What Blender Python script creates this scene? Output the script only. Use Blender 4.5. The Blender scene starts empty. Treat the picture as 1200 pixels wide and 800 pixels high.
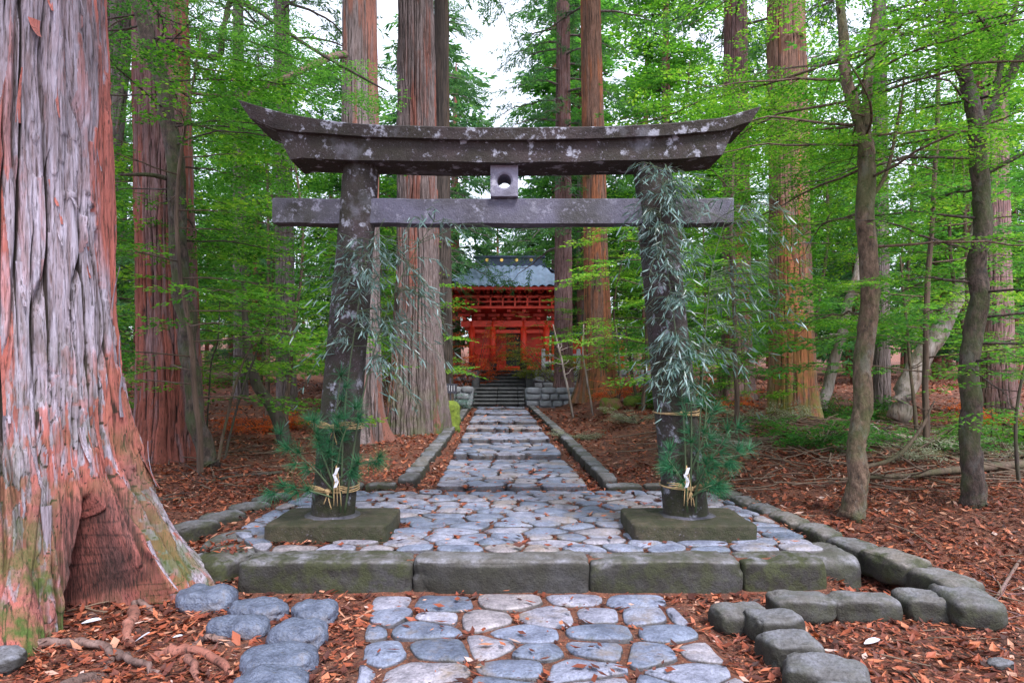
import bpy, math, random
import numpy as np

# ------------------------------------------------------------------ camera, sky, sun, exposure
S = bpy.context.scene
COL = S.collection
ZC, HY, F = 1.27, 440.0, 800.0            # eye height, horizon row and focal length of the 1200x800 photograph
cam = bpy.data.cameras.new('camera')
cam.sensor_width = 36.0
cam.lens = 24.0
cam.shift_y = (HY - 400.0) / 1200.0
cam.clip_start = 0.05
cam.clip_end = 2000.0
camo = bpy.data.objects.new('camera', cam)
COL.objects.link(camo)
camo.location = (0, 0, ZC)
camo.rotation_euler = (math.pi / 2, 0, 0)
S.camera = camo

SUN_EL, SUN_AZ = math.radians(52), math.radians(150)
w = bpy.data.worlds.new('World')
S.world = w
w.use_nodes = True
nt = w.node_tree
bg = nt.nodes['Background']
sky = nt.nodes.new('ShaderNodeTexSky')
sky.sky_type = 'NISHITA'
sky.sun_disc = False
sky.sun_elevation = SUN_EL
sky.sun_rotation = SUN_AZ
sky.dust_density = 2.0
mixw = nt.nodes.new('ShaderNodeMix'); mixw.data_type = 'RGBA'
mixw.inputs[0].default_value = 0.55
mixw.inputs[7].default_value = (8.6, 8.9, 10.2, 1)     # thin white overcast over the blue
nt.links.new(sky.outputs[0], mixw.inputs[6])
nt.links.new(mixw.outputs[2], bg.inputs[0])
bg.inputs[1].default_value = 0.13
sl = bpy.data.lights.new('sun', 'SUN')
sl.energy = 2.3
sl.angle = math.radians(16)
sl.color = (1.0, 0.965, 0.93)
so = bpy.data.objects.new('sun', sl)
COL.objects.link(so)
so.location = (0, 0, 40)
so.rotation_euler = (math.radians(38), 0, math.radians(30))
S.view_settings.view_transform = 'Standard'
S.view_settings.look = 'None'
S.view_settings.gamma = 1.0
S.view_settings.use_curve_mapping = False
S.view_settings.exposure = 1.3

# ------------------------------------------------------------------ helpers
def W(x, y, Y):
    """point at photo pixel x, y and distance Y"""
    return np.array([(x - 600.0) * Y / F, Y, ZC - (y - HY) * Y / F])

def _h(ix, iy, iz, seed):
    n = (ix.astype(np.int64) * 374761393 + iy.astype(np.int64) * 668265263 + iz.astype(np.int64) * 2147483647 + seed * 974634777) & 0xffffffff
    n = ((n ^ (n >> 13)) * 1274126177) & 0xffffffff
    n = ((n ^ (n >> 15)) * 2246822519) & 0xffffffff
    return ((n ^ (n >> 16)) & 0xffffff) / float(0xffffff)

def vn(x, y, z=0.0, seed=0):
    x, y, z = np.broadcast_arrays(np.asarray(x, float), np.asarray(y, float), np.asarray(z, float))
    ix, iy, iz = np.floor(x), np.floor(y), np.floor(z)
    fx, fy, fz = x - ix, y - iy, z - iz
    fx, fy, fz = [f * f * (3 - 2 * f) for f in (fx, fy, fz)]
    r = 0
    for a in (0, 1):
        for b in (0, 1):
            for c in (0, 1):
                r = r + _h(ix + a, iy + b, iz + c, seed) * (fx if a else 1 - fx) * (fy if b else 1 - fy) * (fz if c else 1 - fz)
    return r * 2 - 1

def fbm(x, y, z=0.0, seed=0, o=4):
    r, a, t = 0, 1.0, 0
    for k in range(o):
        r = r + a * vn(np.asarray(x) * 2 ** k, np.asarray(y) * 2 ** k, np.asarray(z) * 2 ** k, seed + k * 17)
        t += a; a *= .5
    return r / t

def sm(t):
    t = np.clip(t, 0, 1)
    return t * t * (3 - 2 * t)

class MB:
    def __init__(s):
        s.v = []; s.q = []; s.t = []; s.a = []; s.b = []; s.c = []; s.n = 0
    def add(s, v, quads=None, tris=None, tint=0.5, mix=0.0, dep=.7):
        v = np.asarray(v, float).reshape(-1, 3)
        if quads is not None and len(quads): s.q.append(np.asarray(quads, np.int64).reshape(-1, 4) + s.n)
        if tris is not None and len(tris): s.t.append(np.asarray(tris, np.int64).reshape(-1, 3) + s.n)
        s.v.append(v)
        s.a.append(np.broadcast_to(np.asarray(tint, float).ravel(), (len(v),)))
        s.b.append(np.broadcast_to(np.asarray(mix, float).ravel(), (len(v),)))
        s.c.append(np.broadcast_to(np.asarray(dep, float).ravel(), (len(v),)))
        s.n += len(v)
    def build(s, name, mat, parent=None, smooth=True, origin=None, base=True):
        v = np.concatenate(s.v)
        q = np.concatenate(s.q) if s.q else np.zeros((0, 4), np.int64)
        t = np.concatenate(s.t) if s.t else np.zeros((0, 3), np.int64)
        me = bpy.data.meshes.new(name)
        off = np.zeros(3)
        if parent is None and origin is None:
            origin = ((v[:, 0].min() + v[:, 0].max()) / 2, (v[:, 1].min() + v[:, 1].max()) / 2, v[:, 2].min())
        if origin is not None: off = np.array(origin, float)
        me.vertices.add(len(v)); me.vertices.foreach_set('co', (v - off).ravel())
        nl = len(q) * 4 + len(t) * 3
        me.loops.add(nl)
        me.loops.foreach_set('vertex_index', np.concatenate([q.ravel(), t.ravel()]))
        me.polygons.add(len(q) + len(t))
        me.polygons.foreach_set('loop_start', np.concatenate([np.arange(len(q)) * 4, len(q) * 4 + np.arange(len(t)) * 3]))
        me.update(calc_edges=True)
        me.polygons.foreach_set('use_smooth', np.full(len(q) + len(t), bool(smooth)))
        for nm, arr in (('tint', s.a), ('mixa', s.b), ('dep', s.c)):
            at = me.attributes.new(nm, 'FLOAT', 'POINT'); at.data.foreach_set('value', np.concatenate(arr))
        me.materials.append(mat)
        o = bpy.data.objects.new(name, me); COL.objects.link(o)
        o.location = tuple(off)
        if parent is not None:
            o.parent = parent
            if origin is None: o.location = (0, 0, 0)
        return o

def empty(name, loc, label=None, cat=None, group=None):
    o = bpy.data.objects.new(name, None); COL.objects.link(o); o.location = tuple(float(c) for c in loc)
    o.empty_display_size = 0.2
    if label: tag(o, label, cat, group)
    return o

def tag(o, label=None, cat=None, group=None, kind=None):
    if label: o['label'] = label
    if cat: o['category'] = cat
    if group: o['group'] = group
    if kind: o['kind'] = kind
    return o

def part(mb, name, mat, root, smooth=True):
    """build world-space mesh data as a child of root (root unrotated)"""
    r = root
    off = np.zeros(3)
    while r is not None:
        off += np.array(r.location); r = r.parent
    mb.v = [v - off for v in mb.v]
    return mb.build(name, mat, root, smooth)

def tube(mb, pts, rad, ns=8, cap=True, tint=.5, mix=0., seed=None, rough=0.0):
    P = np.asarray(pts, float); n = len(P)
    R = np.broadcast_to(np.asarray(rad, float), (n,))
    T = np.gradient(P, axis=0); T /= np.linalg.norm(T, axis=1)[:, None] + 1e-9
    ref = np.array([0.13, 0.21, 1.0]) if abs(T[0][2]) < .9 else np.array([1.0, 0.1, 0.05])
    A = np.cross(T, ref); A /= np.linalg.norm(A, axis=1)[:, None] + 1e-9
    B = np.cross(T, A)
    th = np.arange(ns) / ns * 2 * math.pi
    rr = R[:, None] * np.ones((1, ns))
    if rough: rr = rr * (1 + rough * vn(np.cos(th)[None] * 1.7 + 0 * rr, np.sin(th)[None] * 1.7 + 0 * rr, (np.arange(n) * .8)[:, None] + 0 * rr, seed or 0))
    v = P[:, None] + rr[..., None] * (A[:, None] * np.cos(th)[None, :, None] + B[:, None] * np.sin(th)[None, :, None])
    i = np.arange(n - 1)[:, None] * ns; j = np.arange(ns)[None]; k = (j + 1) % ns
    q = np.stack([i + j, i + k, i + ns + k, i + ns + j], -1).reshape(-1, 4)
    vv = v.reshape(-1, 3); tr = []
    if cap:
        vv = np.concatenate([vv, P[:1], P[-1:]])
        a, b = n * ns, n * ns + 1
        for jj in range(ns):
            tr.append((a, (jj + 1) % ns, jj)); tr.append((b, (n - 1) * ns + jj, (n - 1) * ns + (jj + 1) % ns))
    mb.add(vv, q, tr, tint, mix)

def curve(ctrl, n=16):
    """Catmull-Rom through control points (any number of columns)"""
    C = np.asarray(ctrl, float)
    P = np.concatenate([[2 * C[0] - C[1]], C, [2 * C[-1] - C[-2]]])
    t = np.linspace(0, len(C) - 1 - 1e-6, n); k = t.astype(int); f = (t - k)[:, None]
    a, b, c, d = P[k], P[k + 1], P[k + 2], P[k + 3]
    return .5 * ((2 * b) + (c - a) * f + (2 * a - 5 * b + 4 * c - d) * f ** 2 + (3 * b - a - 3 * c + d) * f ** 3)

_cube = {}
def cube_grid(n):
    if n in _cube: return _cube[n]
    vs, fs, idx = [], [], {}
    def vid(p):
        k = tuple(np.round(p, 6))
        if k not in idx: idx[k] = len(vs); vs.append(p)
        return idx[k]
    for ax in range(3):
        for sgn in (-1, 1):
            for i in range(n):
                for j in range(n):
                    c = []
                    for (a, b) in ((0, 0), (1, 0), (1, 1), (0, 1)):
                        p = [0, 0, 0]; p[ax] = float(sgn); p[(ax + 1) % 3] = -1 + 2 * (i + a) / n; p[(ax + 2) % 3] = -1 + 2 * (j + b) / n
                        c.append(vid(p))
                    fs.append(c if sgn > 0 else c[::-1])
    _cube[n] = (np.array(vs), np.array(fs))
    return _cube[n]

def rock(mb, c, size, rot=0, k=5., n=10, rough=.05, seed=0, tint=.5, bend=None, chips=.0, mix=0.):
    """rounded worn block: superellipsoid cube with noise; c is the centre"""
    V, Fq = cube_grid(n)
    V = np.sign(V) * np.sin(np.abs(V) * math.pi / 2 * .98) ** .8 if k > 3 else V
    nn = (np.abs(V) ** k).sum(1) ** (1 / k)
    P = V / nn[:, None]
    s = np.array(size) / 2
    X = P * s
    m = s.min()
    d = fbm(X[:, 0] / m * .9 + seed * 3.1, X[:, 1] / m * .9, X[:, 2] / m * .9, seed) * rough * 2.2 * m * 1.6
    d = d + (-chips * m * np.clip(fbm(X[:, 0] / m * 2.1, X[:, 1] / m * 2.1 + seed, X[:, 2] / m * 2.1, seed + 9) - .15, 0, 1))
    N = P / np.linalg.norm(P, axis=1)[:, None]
    X = X + N * d[:, None]
    if bend is not None:
        X[:, 1] += bend * ((X[:, 0] / s[0]) ** 2)
    cr, sr = math.cos(rot), math.sin(rot)
    X = np.stack([X[:, 0] * cr - X[:, 1] * sr, X[:, 0] * sr + X[:, 1] * cr, X[:, 2]], 1)
    mb.add(X + np.array(c), Fq, None, tint, mix)

def box(mb, c, size, rot=0, bev=.0, tint=.5, taper=1.0, mix=0.):
    """box with a small chamfer"""
    sx, sy, sz = np.array(size) / 2
    b = bev if bev else min(sx, sy, sz) * .06
    V = []
    for (z, i) in ((-sz, b), (-sz + b, 0), (sz - b, 0), (sz, b)):
        t = taper if z > 0 else 1
        for (x, y) in ((-1, -1), (1, -1), (1, 1), (-1, 1)):
            ax, ay = (sx - i) * t, (sy - i) * t
            V += [(x * ax, y * (ay - b), z), (x * (ax - b), y * ay, z)] if x * y > 0 else [(x * (ax - b), y * ay, z), (x * ax, y * (ay - b), z)]
    V = np.array(V)
    Q, T = [], []
    for r in range(3):
        for j in range(8):
            Q.append((r * 8 + j, r * 8 + (j + 1) % 8, r * 8 + 8 + (j + 1) % 8, r * 8 + 8 + j))
    for (o, f) in ((0, -1), (24, 1)):
        T0 = [(0, 1, 2, 3), (0, 3, 4, 7), (4, 5, 6, 7)]
        for t in T0: Q.append(tuple(o + i for i in (t if f > 0 else t[::-1])))
    cr, sr = math.cos(rot), math.sin(rot)
    V = np.stack([V[:, 0] * cr - V[:, 1] * sr, V[:, 0] * sr + V[:, 1] * cr, V[:, 2]], 1)
    mb.add(V + np.array(c), Q, None, tint, mix)

# ------------------------------------------------------------------ materials
def mat(name, build):
    m = bpy.data.materials.new(name); m.use_nodes = True
    t = m.node_tree
    p = t.nodes['Principled BSDF']
    class K: pass
    k = K(); k.t = t; k.p = p
    def node(ty, **kw):
        n = t.nodes.new(ty)
        for a, b in kw.items(): setattr(n, a, b)
        return n
    k.node = node
    k.link = lambda a, b: t.links.new(a, b)
    tc = node('ShaderNodeTexCoord')
    k.obj = tc.outputs['Object']
    def mapped(sc):
        mp = node('ShaderNodeMapping'); mp.inputs['Scale'].default_value = sc; k.link(k.obj, mp.inputs[0]); return mp.outputs[0]
    def noise(scale, detail=4, rough=.55, vec=None, dist=0):
        n = node('ShaderNodeTexNoise'); n.inputs['Scale'].default_value = scale; n.inputs['Detail'].default_value = detail
        n.inputs['Roughness'].default_value = rough; n.inputs['Distortion'].default_value = dist
        k.link(vec if vec is not None else k.obj, n.inputs['Vector']); return n.outputs[0]
    def ramp(fac, stops):
        r = node('ShaderNodeValToRGB'); e = r.color_ramp.elements
        while len(e) < len(stops): e.new(.5)
        for i, (pos, c) in enumerate(stops):
            e[i].position = pos; e[i].color = (*c, 1) if len(c) == 3 else c
        k.link(fac, r.inputs[0]); return r.outputs[0]
    def mixc(f, a, b, mode='MIX'):
        n = node('ShaderNodeMix'); n.data_type = 'RGBA'; n.blend_type = mode
        for s, x in ((0, f), (6, a), (7, b)):
            if hasattr(x, 'is_linked') or isinstance(x, bpy.types.NodeSocket): k.link(x, n.inputs[s])
            elif s == 0: n.inputs[0].default_value = x
            else: n.inputs[s].default_value = (*x, 1)
        return n.outputs[2]
    def mth(op, a, b=0., c=None):
        n = node('ShaderNodeMath'); n.operation = op
        for i, x in enumerate((a, b) + ((c,) if c is not None else ())):
            if isinstance(x, bpy.types.NodeSocket): k.link(x, n.inputs[i])
            else: n.inputs[i].default_value = x
        return n.outputs[0]
    def attr(nm):
        n = node('ShaderNodeAttribute'); n.attribute_name = nm; return n.outputs['Fac']
    def bump(h, s, d=.01):
        n = node('ShaderNodeBump'); n.inputs['Strength'].default_value = s; n.inputs['Distance'].default_value = d
        k.link(h, n.inputs['Height']); k.link(n.outputs[0], p.inputs['Normal']); return n
    def sep(v):
        n = node('ShaderNodeSeparateXYZ'); k.link(v, n.inputs[0]); return n.outputs
    k.mapped, k.noise, k.ramp, k.mix, k.m, k.attr, k.bump, k.sep = mapped, noise, ramp, mixc, mth, attr, bump, sep
    k.geo = node('ShaderNodeNewGeometry')
    build(k)
    return m

B2, W2 = (0, 0, 0), (1, 1, 1)

def moss_mask(k, scale, lo, hi, up=0.0):
    m = k.ramp(k.noise(scale, 5, .62), [(lo, B2), (hi, W2)])
    if up:
        z = k.sep(k.geo.outputs['Normal'])[2]
        m = k.m('MULTIPLY', m, k.ramp(z, [(.0, (1 - up,) * 3), (.6, W2)]))
    return m

def m_paving(k):
    c = k.ramp(k.attr('tint'), [(0., (.10, .12, .18)), (.3, (.19, .215, .31)), (.55, (.26, .255, .33)), (.78, (.26, .225, .24)), (1., (.21, .17, .145))])
    n = k.noise(6, 6, .65)
    c = k.mix(.9, c, k.ramp(n, [(.3, (.38, .38, .42)), (.48, (.85, .85, .87)), (.7, (1.4, 1.4, 1.38))]), 'MULTIPLY')
    c = k.mix(.7, c, k.ramp(k.noise(60, 5, .75), [(.35, (.5,) * 3), (.5, W2), (.68, (1.45,) * 3)]), 'MULTIPLY')
    c = k.mix(k.ramp(k.noise(3.1, 4, .7), [(.54, B2), (.72, (.75,) * 3)]), c, (.17, .12, .075))
    c = k.mix(k.ramp(k.noise(38, 3, .6), [(.60, B2), (.70, (.6,) * 3)]), c, (.10, .10, .11))
    c = k.mix(k.m('MULTIPLY', k.attr('mixa'), moss_mask(k, 9, .42, .62)), c, (.04, .062, .015))
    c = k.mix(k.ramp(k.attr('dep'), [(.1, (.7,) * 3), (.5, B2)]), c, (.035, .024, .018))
    k.link(c, k.p.inputs['Base Color'])
    k.link(k.ramp(n, [(.3, (.42,) * 3), (.7, (.72,) * 3)]), k.p.inputs['Roughness'])
    h = k.m('ADD', k.noise(9, 6, .6), k.m('MULTIPLY', k.noise(70, 4, .6), .25))
    k.bump(h, 1., .03)
M_pave = mat('paving stone', m_paving)

def m_block(k):
    n = k.noise(4.2, 6, .65)
    c = k.ramp(n, [(.3, (.035, .032, .034)), (.45, (.085, .085, .095)), (.6, (.165, .17, .215)), (.75, (.24, .24, .29))])
    c = k.mix(k.m('MULTIPLY', k.attr('tint'), .5), c, (.20, .16, .13), 'MIX')
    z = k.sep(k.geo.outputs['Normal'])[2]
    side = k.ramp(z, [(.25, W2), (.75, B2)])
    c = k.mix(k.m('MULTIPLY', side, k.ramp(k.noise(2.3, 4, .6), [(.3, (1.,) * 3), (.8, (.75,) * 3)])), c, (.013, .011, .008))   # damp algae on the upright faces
    c = k.mix(k.m('MULTIPLY', k.attr('mixa'), moss_mask(k, 6.5, .42, .58)), c, (.028, .032, .010))
    c = k.mix(.7, c, k.ramp(k.noise(50, 5, .75), [(.35, (.45,) * 3), (.5, W2), (.68, (1.5,) * 3)]), 'MULTIPLY')
    k.link(c, k.p.inputs['Base Color']); k.p.inputs['Roughness'].default_value = .8
    k.bump(k.m('ADD', k.noise(11, 6, .65), k.m('MULTIPLY', k.noise(80, 3, .6), .3)), .9, .02)
M_block = mat('worn kerb stone', m_block)

def m_torii(k, dark=(.012, .008, .009), mid=(.038, .026, .030), lich=(.36, .37, .46), lam=(.58, .66), lav=0.):
    n = k.noise(5, 6, .68)
    c = k.ramp(n, [(.3, dark), (.55, mid), (.8, tuple(a * 1.6 for a in mid))])
    c = k.mix(k.ramp(k.noise(2.2, 3, .5), [(.45, B2), (.65, (.7,) * 3)]), c, (.022, .02, .013))
    if lav: c = k.mix(k.m('MULTIPLY', k.ramp(k.noise(1.3, 3, .5), [(.42, B2), (.6, W2)]), lav), c, (.12, .115, .18))
    c = k.mix(k.ramp(k.noise(45, 4, .7), [(.6, B2), (.68, (.6,) * 3)]), c, (.22, .2, .27))
    c = k.mix(k.ramp(k.noise(9, 7, .68), [(lam[0] - .01, B2), (lam[1] - .03, (.85,) * 3)]), c, lich)
    c = k.mix(k.ramp(k.noise(3.3, 4, .6), [(.58, B2), (.68, (.5,) * 3)]), c, tuple(a * .45 for a in lich))
    c = k.mix(k.m('MULTIPLY', k.attr('mixa'), moss_mask(k, 6, .38, .58)), c, (.022, .024, .008))
    k.link(c, k.p.inputs['Base Color']); k.p.inputs['Roughness'].default_value = .85
    k.bump(k.m('ADD', k.noise(14, 6, .7), k.m('MULTIPLY', k.noise(90, 3, .6), .35)), 1., .02)
M_torii = mat('dark lichened stone', m_torii)
M_nuki = mat('grey lilac stone', lambda k: m_torii(k, (.022, .021, .022), (.075, .073, .088), (.25, .25, .33), (.58, .68), .8))
M_gaku = mat('pale lilac stone', lambda k: m_torii(k, (.18, .175, .25), (.30, .29, .39), (.42, .42, .5), (.58, .7), .3))
M_plinth = mat('mossy plinth stone', lambda k: m_torii(k, (.022, .018, .012), (.065, .052, .032), (.12, .11, .09), (.66, .75), 0))

def bark(cols, fine=(1, 1, .12), moss=(.05, .08, .012), bs=.8, grain=60.):
    hi, lo, red, dark = cols
    def f(k):
        v = k.mapped((1, 1, .10))
        st = k.noise(grain * .55, 5, .65, v)
        c = k.mix(k.ramp(st, [(.3, B2), (.62, W2)]), lo, hi)
        c = k.mix(k.m('MULTIPLY', k.ramp(k.attr('tint'), [(.45, B2), (.62, W2)]), .9), c, k.mix(st, red, tuple(min(1, a * 1.6) for a in red)))
        c = k.mix(k.ramp(k.noise(2.0, 4, .6, k.mapped((1, 1, .35))), [(.5, B2), (.72, (.65,) * 3)]), c, tuple(a * .55 for a in lo))
        fi = k.noise(grain * 1.6, 4, .7, k.mapped((1, 1, .06)))
        c = k.mix(k.ramp(fi, [(.36, (.8,) * 3), (.47, B2)]), c, dark)
        c = k.mix(.7, c, k.ramp(k.noise(grain * .12, 4, .65, k.mapped((1, 1, .3))), [(.3, (.5,) * 3), (.5, W2), (.75, (1.4,) * 3)]), 'MULTIPLY')
        c = k.mix(k.ramp(k.m('ADD', k.attr('dep'), k.m('MULTIPLY', k.m('SUBTRACT', fi, .5), .5)), [(.16, (.95,) * 3), (.40, B2)]), c, dark)  # dark inner bark in the grooves, plus crevice shade painted into the colour
        c = k.mix(k.m('MULTIPLY', k.attr('mixa'), moss_mask(k, 4.5, .42, .58)), c, moss)
        k.link(c, k.p.inputs['Base Color']); k.p.inputs['Roughness'].default_value = .85
        k.bump(k.m('ADD', st, k.m('MULTIPLY', k.noise(grain * 1.5, 4, .6, v), .4)), bs, .02)
    return f
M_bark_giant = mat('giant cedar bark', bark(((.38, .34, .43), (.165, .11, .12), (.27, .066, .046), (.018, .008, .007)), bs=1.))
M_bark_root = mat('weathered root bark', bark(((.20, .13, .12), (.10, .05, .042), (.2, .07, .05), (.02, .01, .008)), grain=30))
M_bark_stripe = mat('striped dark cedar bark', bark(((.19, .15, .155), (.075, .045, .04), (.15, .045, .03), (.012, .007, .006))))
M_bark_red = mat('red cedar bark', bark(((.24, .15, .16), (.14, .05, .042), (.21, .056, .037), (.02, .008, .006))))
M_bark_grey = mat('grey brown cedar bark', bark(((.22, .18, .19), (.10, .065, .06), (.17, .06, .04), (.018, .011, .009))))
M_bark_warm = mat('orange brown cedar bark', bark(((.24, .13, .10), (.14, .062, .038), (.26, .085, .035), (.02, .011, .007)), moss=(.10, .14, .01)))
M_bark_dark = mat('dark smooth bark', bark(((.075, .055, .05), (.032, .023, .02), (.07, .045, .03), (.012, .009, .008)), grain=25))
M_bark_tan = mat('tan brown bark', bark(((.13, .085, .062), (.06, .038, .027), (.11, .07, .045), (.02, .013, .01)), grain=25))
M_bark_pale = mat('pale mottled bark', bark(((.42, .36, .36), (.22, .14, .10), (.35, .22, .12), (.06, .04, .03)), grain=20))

def mottled(hi, mid, lo, lich, moss=(.05, .075, .015)):
    def f(k):
        v = k.mapped((1, 1, .45))
        n = k.noise(26, 6, .7, v)
        c = k.ramp(n, [(.32, lo), (.48, mid), (.66, hi)])
        c = k.mix(k.ramp(k.noise(9, 5, .65, v), [(.52, B2), (.64, (.7,) * 3)]), c, lich)
        c = k.mix(k.m('MULTIPLY', k.attr('mixa'), moss_mask(k, 3.0, .44, .60)), c, moss)
        k.link(c, k.p.inputs['Base Color']); k.p.inputs['Roughness'].default_value = .85
        k.bump(k.m('ADD', n, k.m('MULTIPLY', k.noise(90, 4, .6, v), .4)), 1., .025)
    return f
M_mot_tan = mat('tan mottled bark', mottled((.19, .125, .09), (.10, .062, .042), (.022, .014, .01), (.16, .15, .13)))
M_mot_dark = mat('dark mottled bark', mottled((.12, .08, .07), (.05, .033, .028), (.012, .009, .008), (.10, .095, .09)))
def leafmat(cols, trans=.45, rough=.5, spec=.3):
    def f(k):
        c = k.ramp(k.attr('tint'), cols)
        k.link(c, k.p.inputs['Base Color']); k.p.inputs['Roughness'].default_value = rough
        k.p.inputs['Specular IOR Level'].default_value = spec
        tr = k.node('ShaderNodeBsdfTranslucent'); k.link(k.mix(1., c, (1.5, 1.35, .8), 'MULTIPLY'), tr.inputs[0])
        mx = k.node('ShaderNodeMixShader'); mx.inputs[0].default_value = trans
        k.link(k.p.outputs[0], mx.inputs[1]); k.link(tr.outputs[0], mx.inputs[2])
        k.link(mx.outputs[0], k.t.nodes['Material Output'].inputs[0])
    return f
M_leaf = mat('fresh green leaves', leafmat([(0, (.022, .10, .014)), (.4, (.06, .21, .024)), (.75, (.12, .33, .035)), (1, (.24, .43, .06))], .55))
M_leafd = mat('deep green leaves', leafmat([(0, (.02, .095, .022)), (.5, (.055, .20, .04)), (1, (.13, .35, .06))], .55))
M_cedar = mat('cedar needles', leafmat([(0, (.025, .09, .045)), (.5, (.06, .18, .075)), (1, (.14, .30, .10))], .5))
M_orange = mat('orange maple leaves', leafmat([(0, (.35, .05, .015)), (.5, (.55, .11, .03)), (1, (.65, .2, .05))]))
M_yel = mat('yellow green leaves', leafmat([(0, (.10, .15, .02)), (.5, (.2, .26, .04)), (1, (.32, .34, .07))]))
M_bamboo = mat('blue green bamboo leaves', leafmat([(0, (.05, .10, .09)), (.45, (.11, .19, .18)), (.8, (.20, .30, .31)), (1, (.36, .45, .48))], .25, .35, .6))
M_pine = mat('pine needles', leafmat([(0, (.008, .06, .03)), (.5, (.02, .12, .055)), (1, (.06, .22, .08))], .15, .4))
M_litter = mat('fallen leaf', leafmat([(0, (.035, .015, .014)), (.28, (.12, .036, .026)), (.55, (.27, .068, .035)), (.75, (.40, .13, .065)), (.9, (.44, .23, .16)), (1, (.46, .37, .36))], .12, .55, .35))
M_sage = mat('grey green leaves', leafmat([(0, (.12, .14, .09)), (1, (.32, .34, .26))], .3))

def m_ground(k):
    n = k.noise(.9, 6, .65)
    c = k.ramp(n, [(.3, (.05, .022, .016)), (.5, (.12, .04, .026)), (.7, (.19, .06, .035))])
    c = k.mix(k.ramp(k.noise(22, 5, .7), [(.42, B2), (.6, (.8,) * 3)]), c, (.25, .085, .045))
    c = k.mix(k.ramp(k.noise(70, 3, .6), [(.58, B2), (.66, (.8,) * 3)]), c, (.38, .2, .13))
    c = k.mix(k.ramp(k.noise(14, 5, .6), [(.56, B2), (.68, (.85,) * 3)]), c, (.03, .02, .018))
    k.link(c, k.p.inputs['Base Color']); k.p.inputs['Roughness'].default_value = .9
    k.bump(k.m('ADD', k.noise(25, 6, .7), k.noise(90, 3, .6)), 1., .03)
M_ground = mat('forest floor', m_ground)

def simple(name, c, r=.6, var=.25, sc=8, bumps=.3, metal=0):
    def f(k):
        cc = k.mix(.9, c, k.ramp(k.noise(sc, 5, .6), [(.3, (1 - var,) * 3), (.7, (1 + var,) * 3)]), 'MULTIPLY')
        k.link(cc, k.p.inputs['Base Color']); k.p.inputs['Roughness'].default_value = r; k.p.inputs['Metallic'].default_value = metal
        if bumps: k.bump(k.noise(sc * 4, 4, .6), bumps, .01)
    return mat(name, f)
M_red = simple('vermilion paint', (.8, .045, .015), .45, .2, 3, .1)
M_redd = simple('dull red timber', (.48, .024, .012), .6, .35, 4, .2)
M_black = simple('black lacquer', (.02, .02, .024), .4, .2, 6, .1)
M_gold = simple('gilt metal', (.85, .55, .15), .3, .1, 8, 0, 1)
M_tile = simple('blue grey roof', (.24, .32, .45), .5, .3, 2.5, .2)
M_tiled = simple('dark blue roof ridge', (.04, .06, .11), .5, .3, 3, .2)
M_step = simple('dark step stone', (.085, .085, .09), .8, .45, 5, .8)
M_wallst = simple('grey wall stone', (.24, .25, .28), .8, .45, 3, .8)
M_fence = simple('pale granite', (.42, .43, .46), .8, .25, 8, .4)
M_rope = simple('straw rope', (.38, .26, .13), .8, .3, 40, .8)
M_culm = simple('bamboo culm', (.05, .075, .035), .5, .3, 12, .2)
M_paper = simple('white paper', (.5, .5, .58), .7, .06, 10, .1)
M_sign = simple('dark sign board', (.035, .035, .05), .5, .3, 10, .1)
M_ink = simple('pale lettering', (.5, .5, .55), .6, .1, 10, 0)
M_twig = simple('dry twig', (.13, .085, .06), .8, .4, 12, .5)
M_twigp = simple('pale dry branch', (.36, .29, .27), .8, .35, 12, .5)
M_moss = simple('moss cushion', (.11, .15, .018), .95, .5, 14, 1.)

# ------------------------------------------------------------------ ground
PATH = [(7.57, .045), (10.3, .085), (12.4, .125), (14.3, .165), (15.9, .205), (18.7, .245), (21.4, .275)]
def pathz(y):
    z = np.full(np.shape(y), .0)
    for a, b in PATH: z = np.where(np.asarray(y) >= a, b, z)
    return z
def G(x, y):
    x = np.asarray(x, float); y = np.asarray(y, float)
    near = -0.25 + .25 * sm((y - 4.3 - .5 * (np.abs(x) > 2.3)) / 1.5)
    right = .042 * np.clip(y - 6.5, 0, 16) + .045 * np.clip(y - 22, 0, 60) + .12 * np.clip(y - 70, 0, 200) * .5
    left = .016 * np.clip(y - 7, 0, 9) + .05 * np.clip(y - 16, 0, 66) + .06 * np.clip(y - 70, 0, 200)
    bank = np.where(x > 0, right, left)
    bank = bank + np.where(x > 0, .25 * np.exp(-((x - 4.6) / 2.0) ** 2 - ((y - 11) / 3.5) ** 2) + .12 * np.exp(-((x - 2.4) / 1.0) ** 2 - ((y - 14) / 5) ** 2), 0)
    f = sm((np.abs(x) - 1.35) / 1.6)
    ramp = .0135 * np.clip(y - 7.5, 0, 14.5) - .06 * (y > 7.7) * (y < 22.3) * (np.abs(x) < 1.12)
    corr = ramp + sm((y - 24) / 6) * 1.0 + .03 * np.clip(y - 30, 0, 400)
    z = near + f * bank + (1 - f) * corr
    onplat = (x > -2.24) & (x < np.where(y < 5.45, 2.10, 2.26)) & (x > np.where(y < 5.3, -1.86, -2.24)) & (y > 4.8) & (y < 7.7)
    lump = .035 * fbm(x * .9, y * .9, 0, 3) + .018 * fbm(x * 4, y * 4, 0, 5)
    amp = sm((np.abs(x) - 1.3) / .8) + sm((4.6 - y) / 1.0) * .5
    z = z + lump * np.clip(amp, 0, 1) * (1 + sm((y - 8) / 10) * 1.5) * (1 - .85 * onplat)
    z = np.where(onplat, -.024, z)
    z = np.where((x > -.98) & (x < 1.14) & (y < 4.64), -.222 + .006 * fbm(x * 5, y * 5, 0, 6), z)
    far = sm((np.hypot(x, y) - 45) / 60)
    return z + far * 2.5 * vn(x * .02, y * .02, 0, 8)

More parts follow.
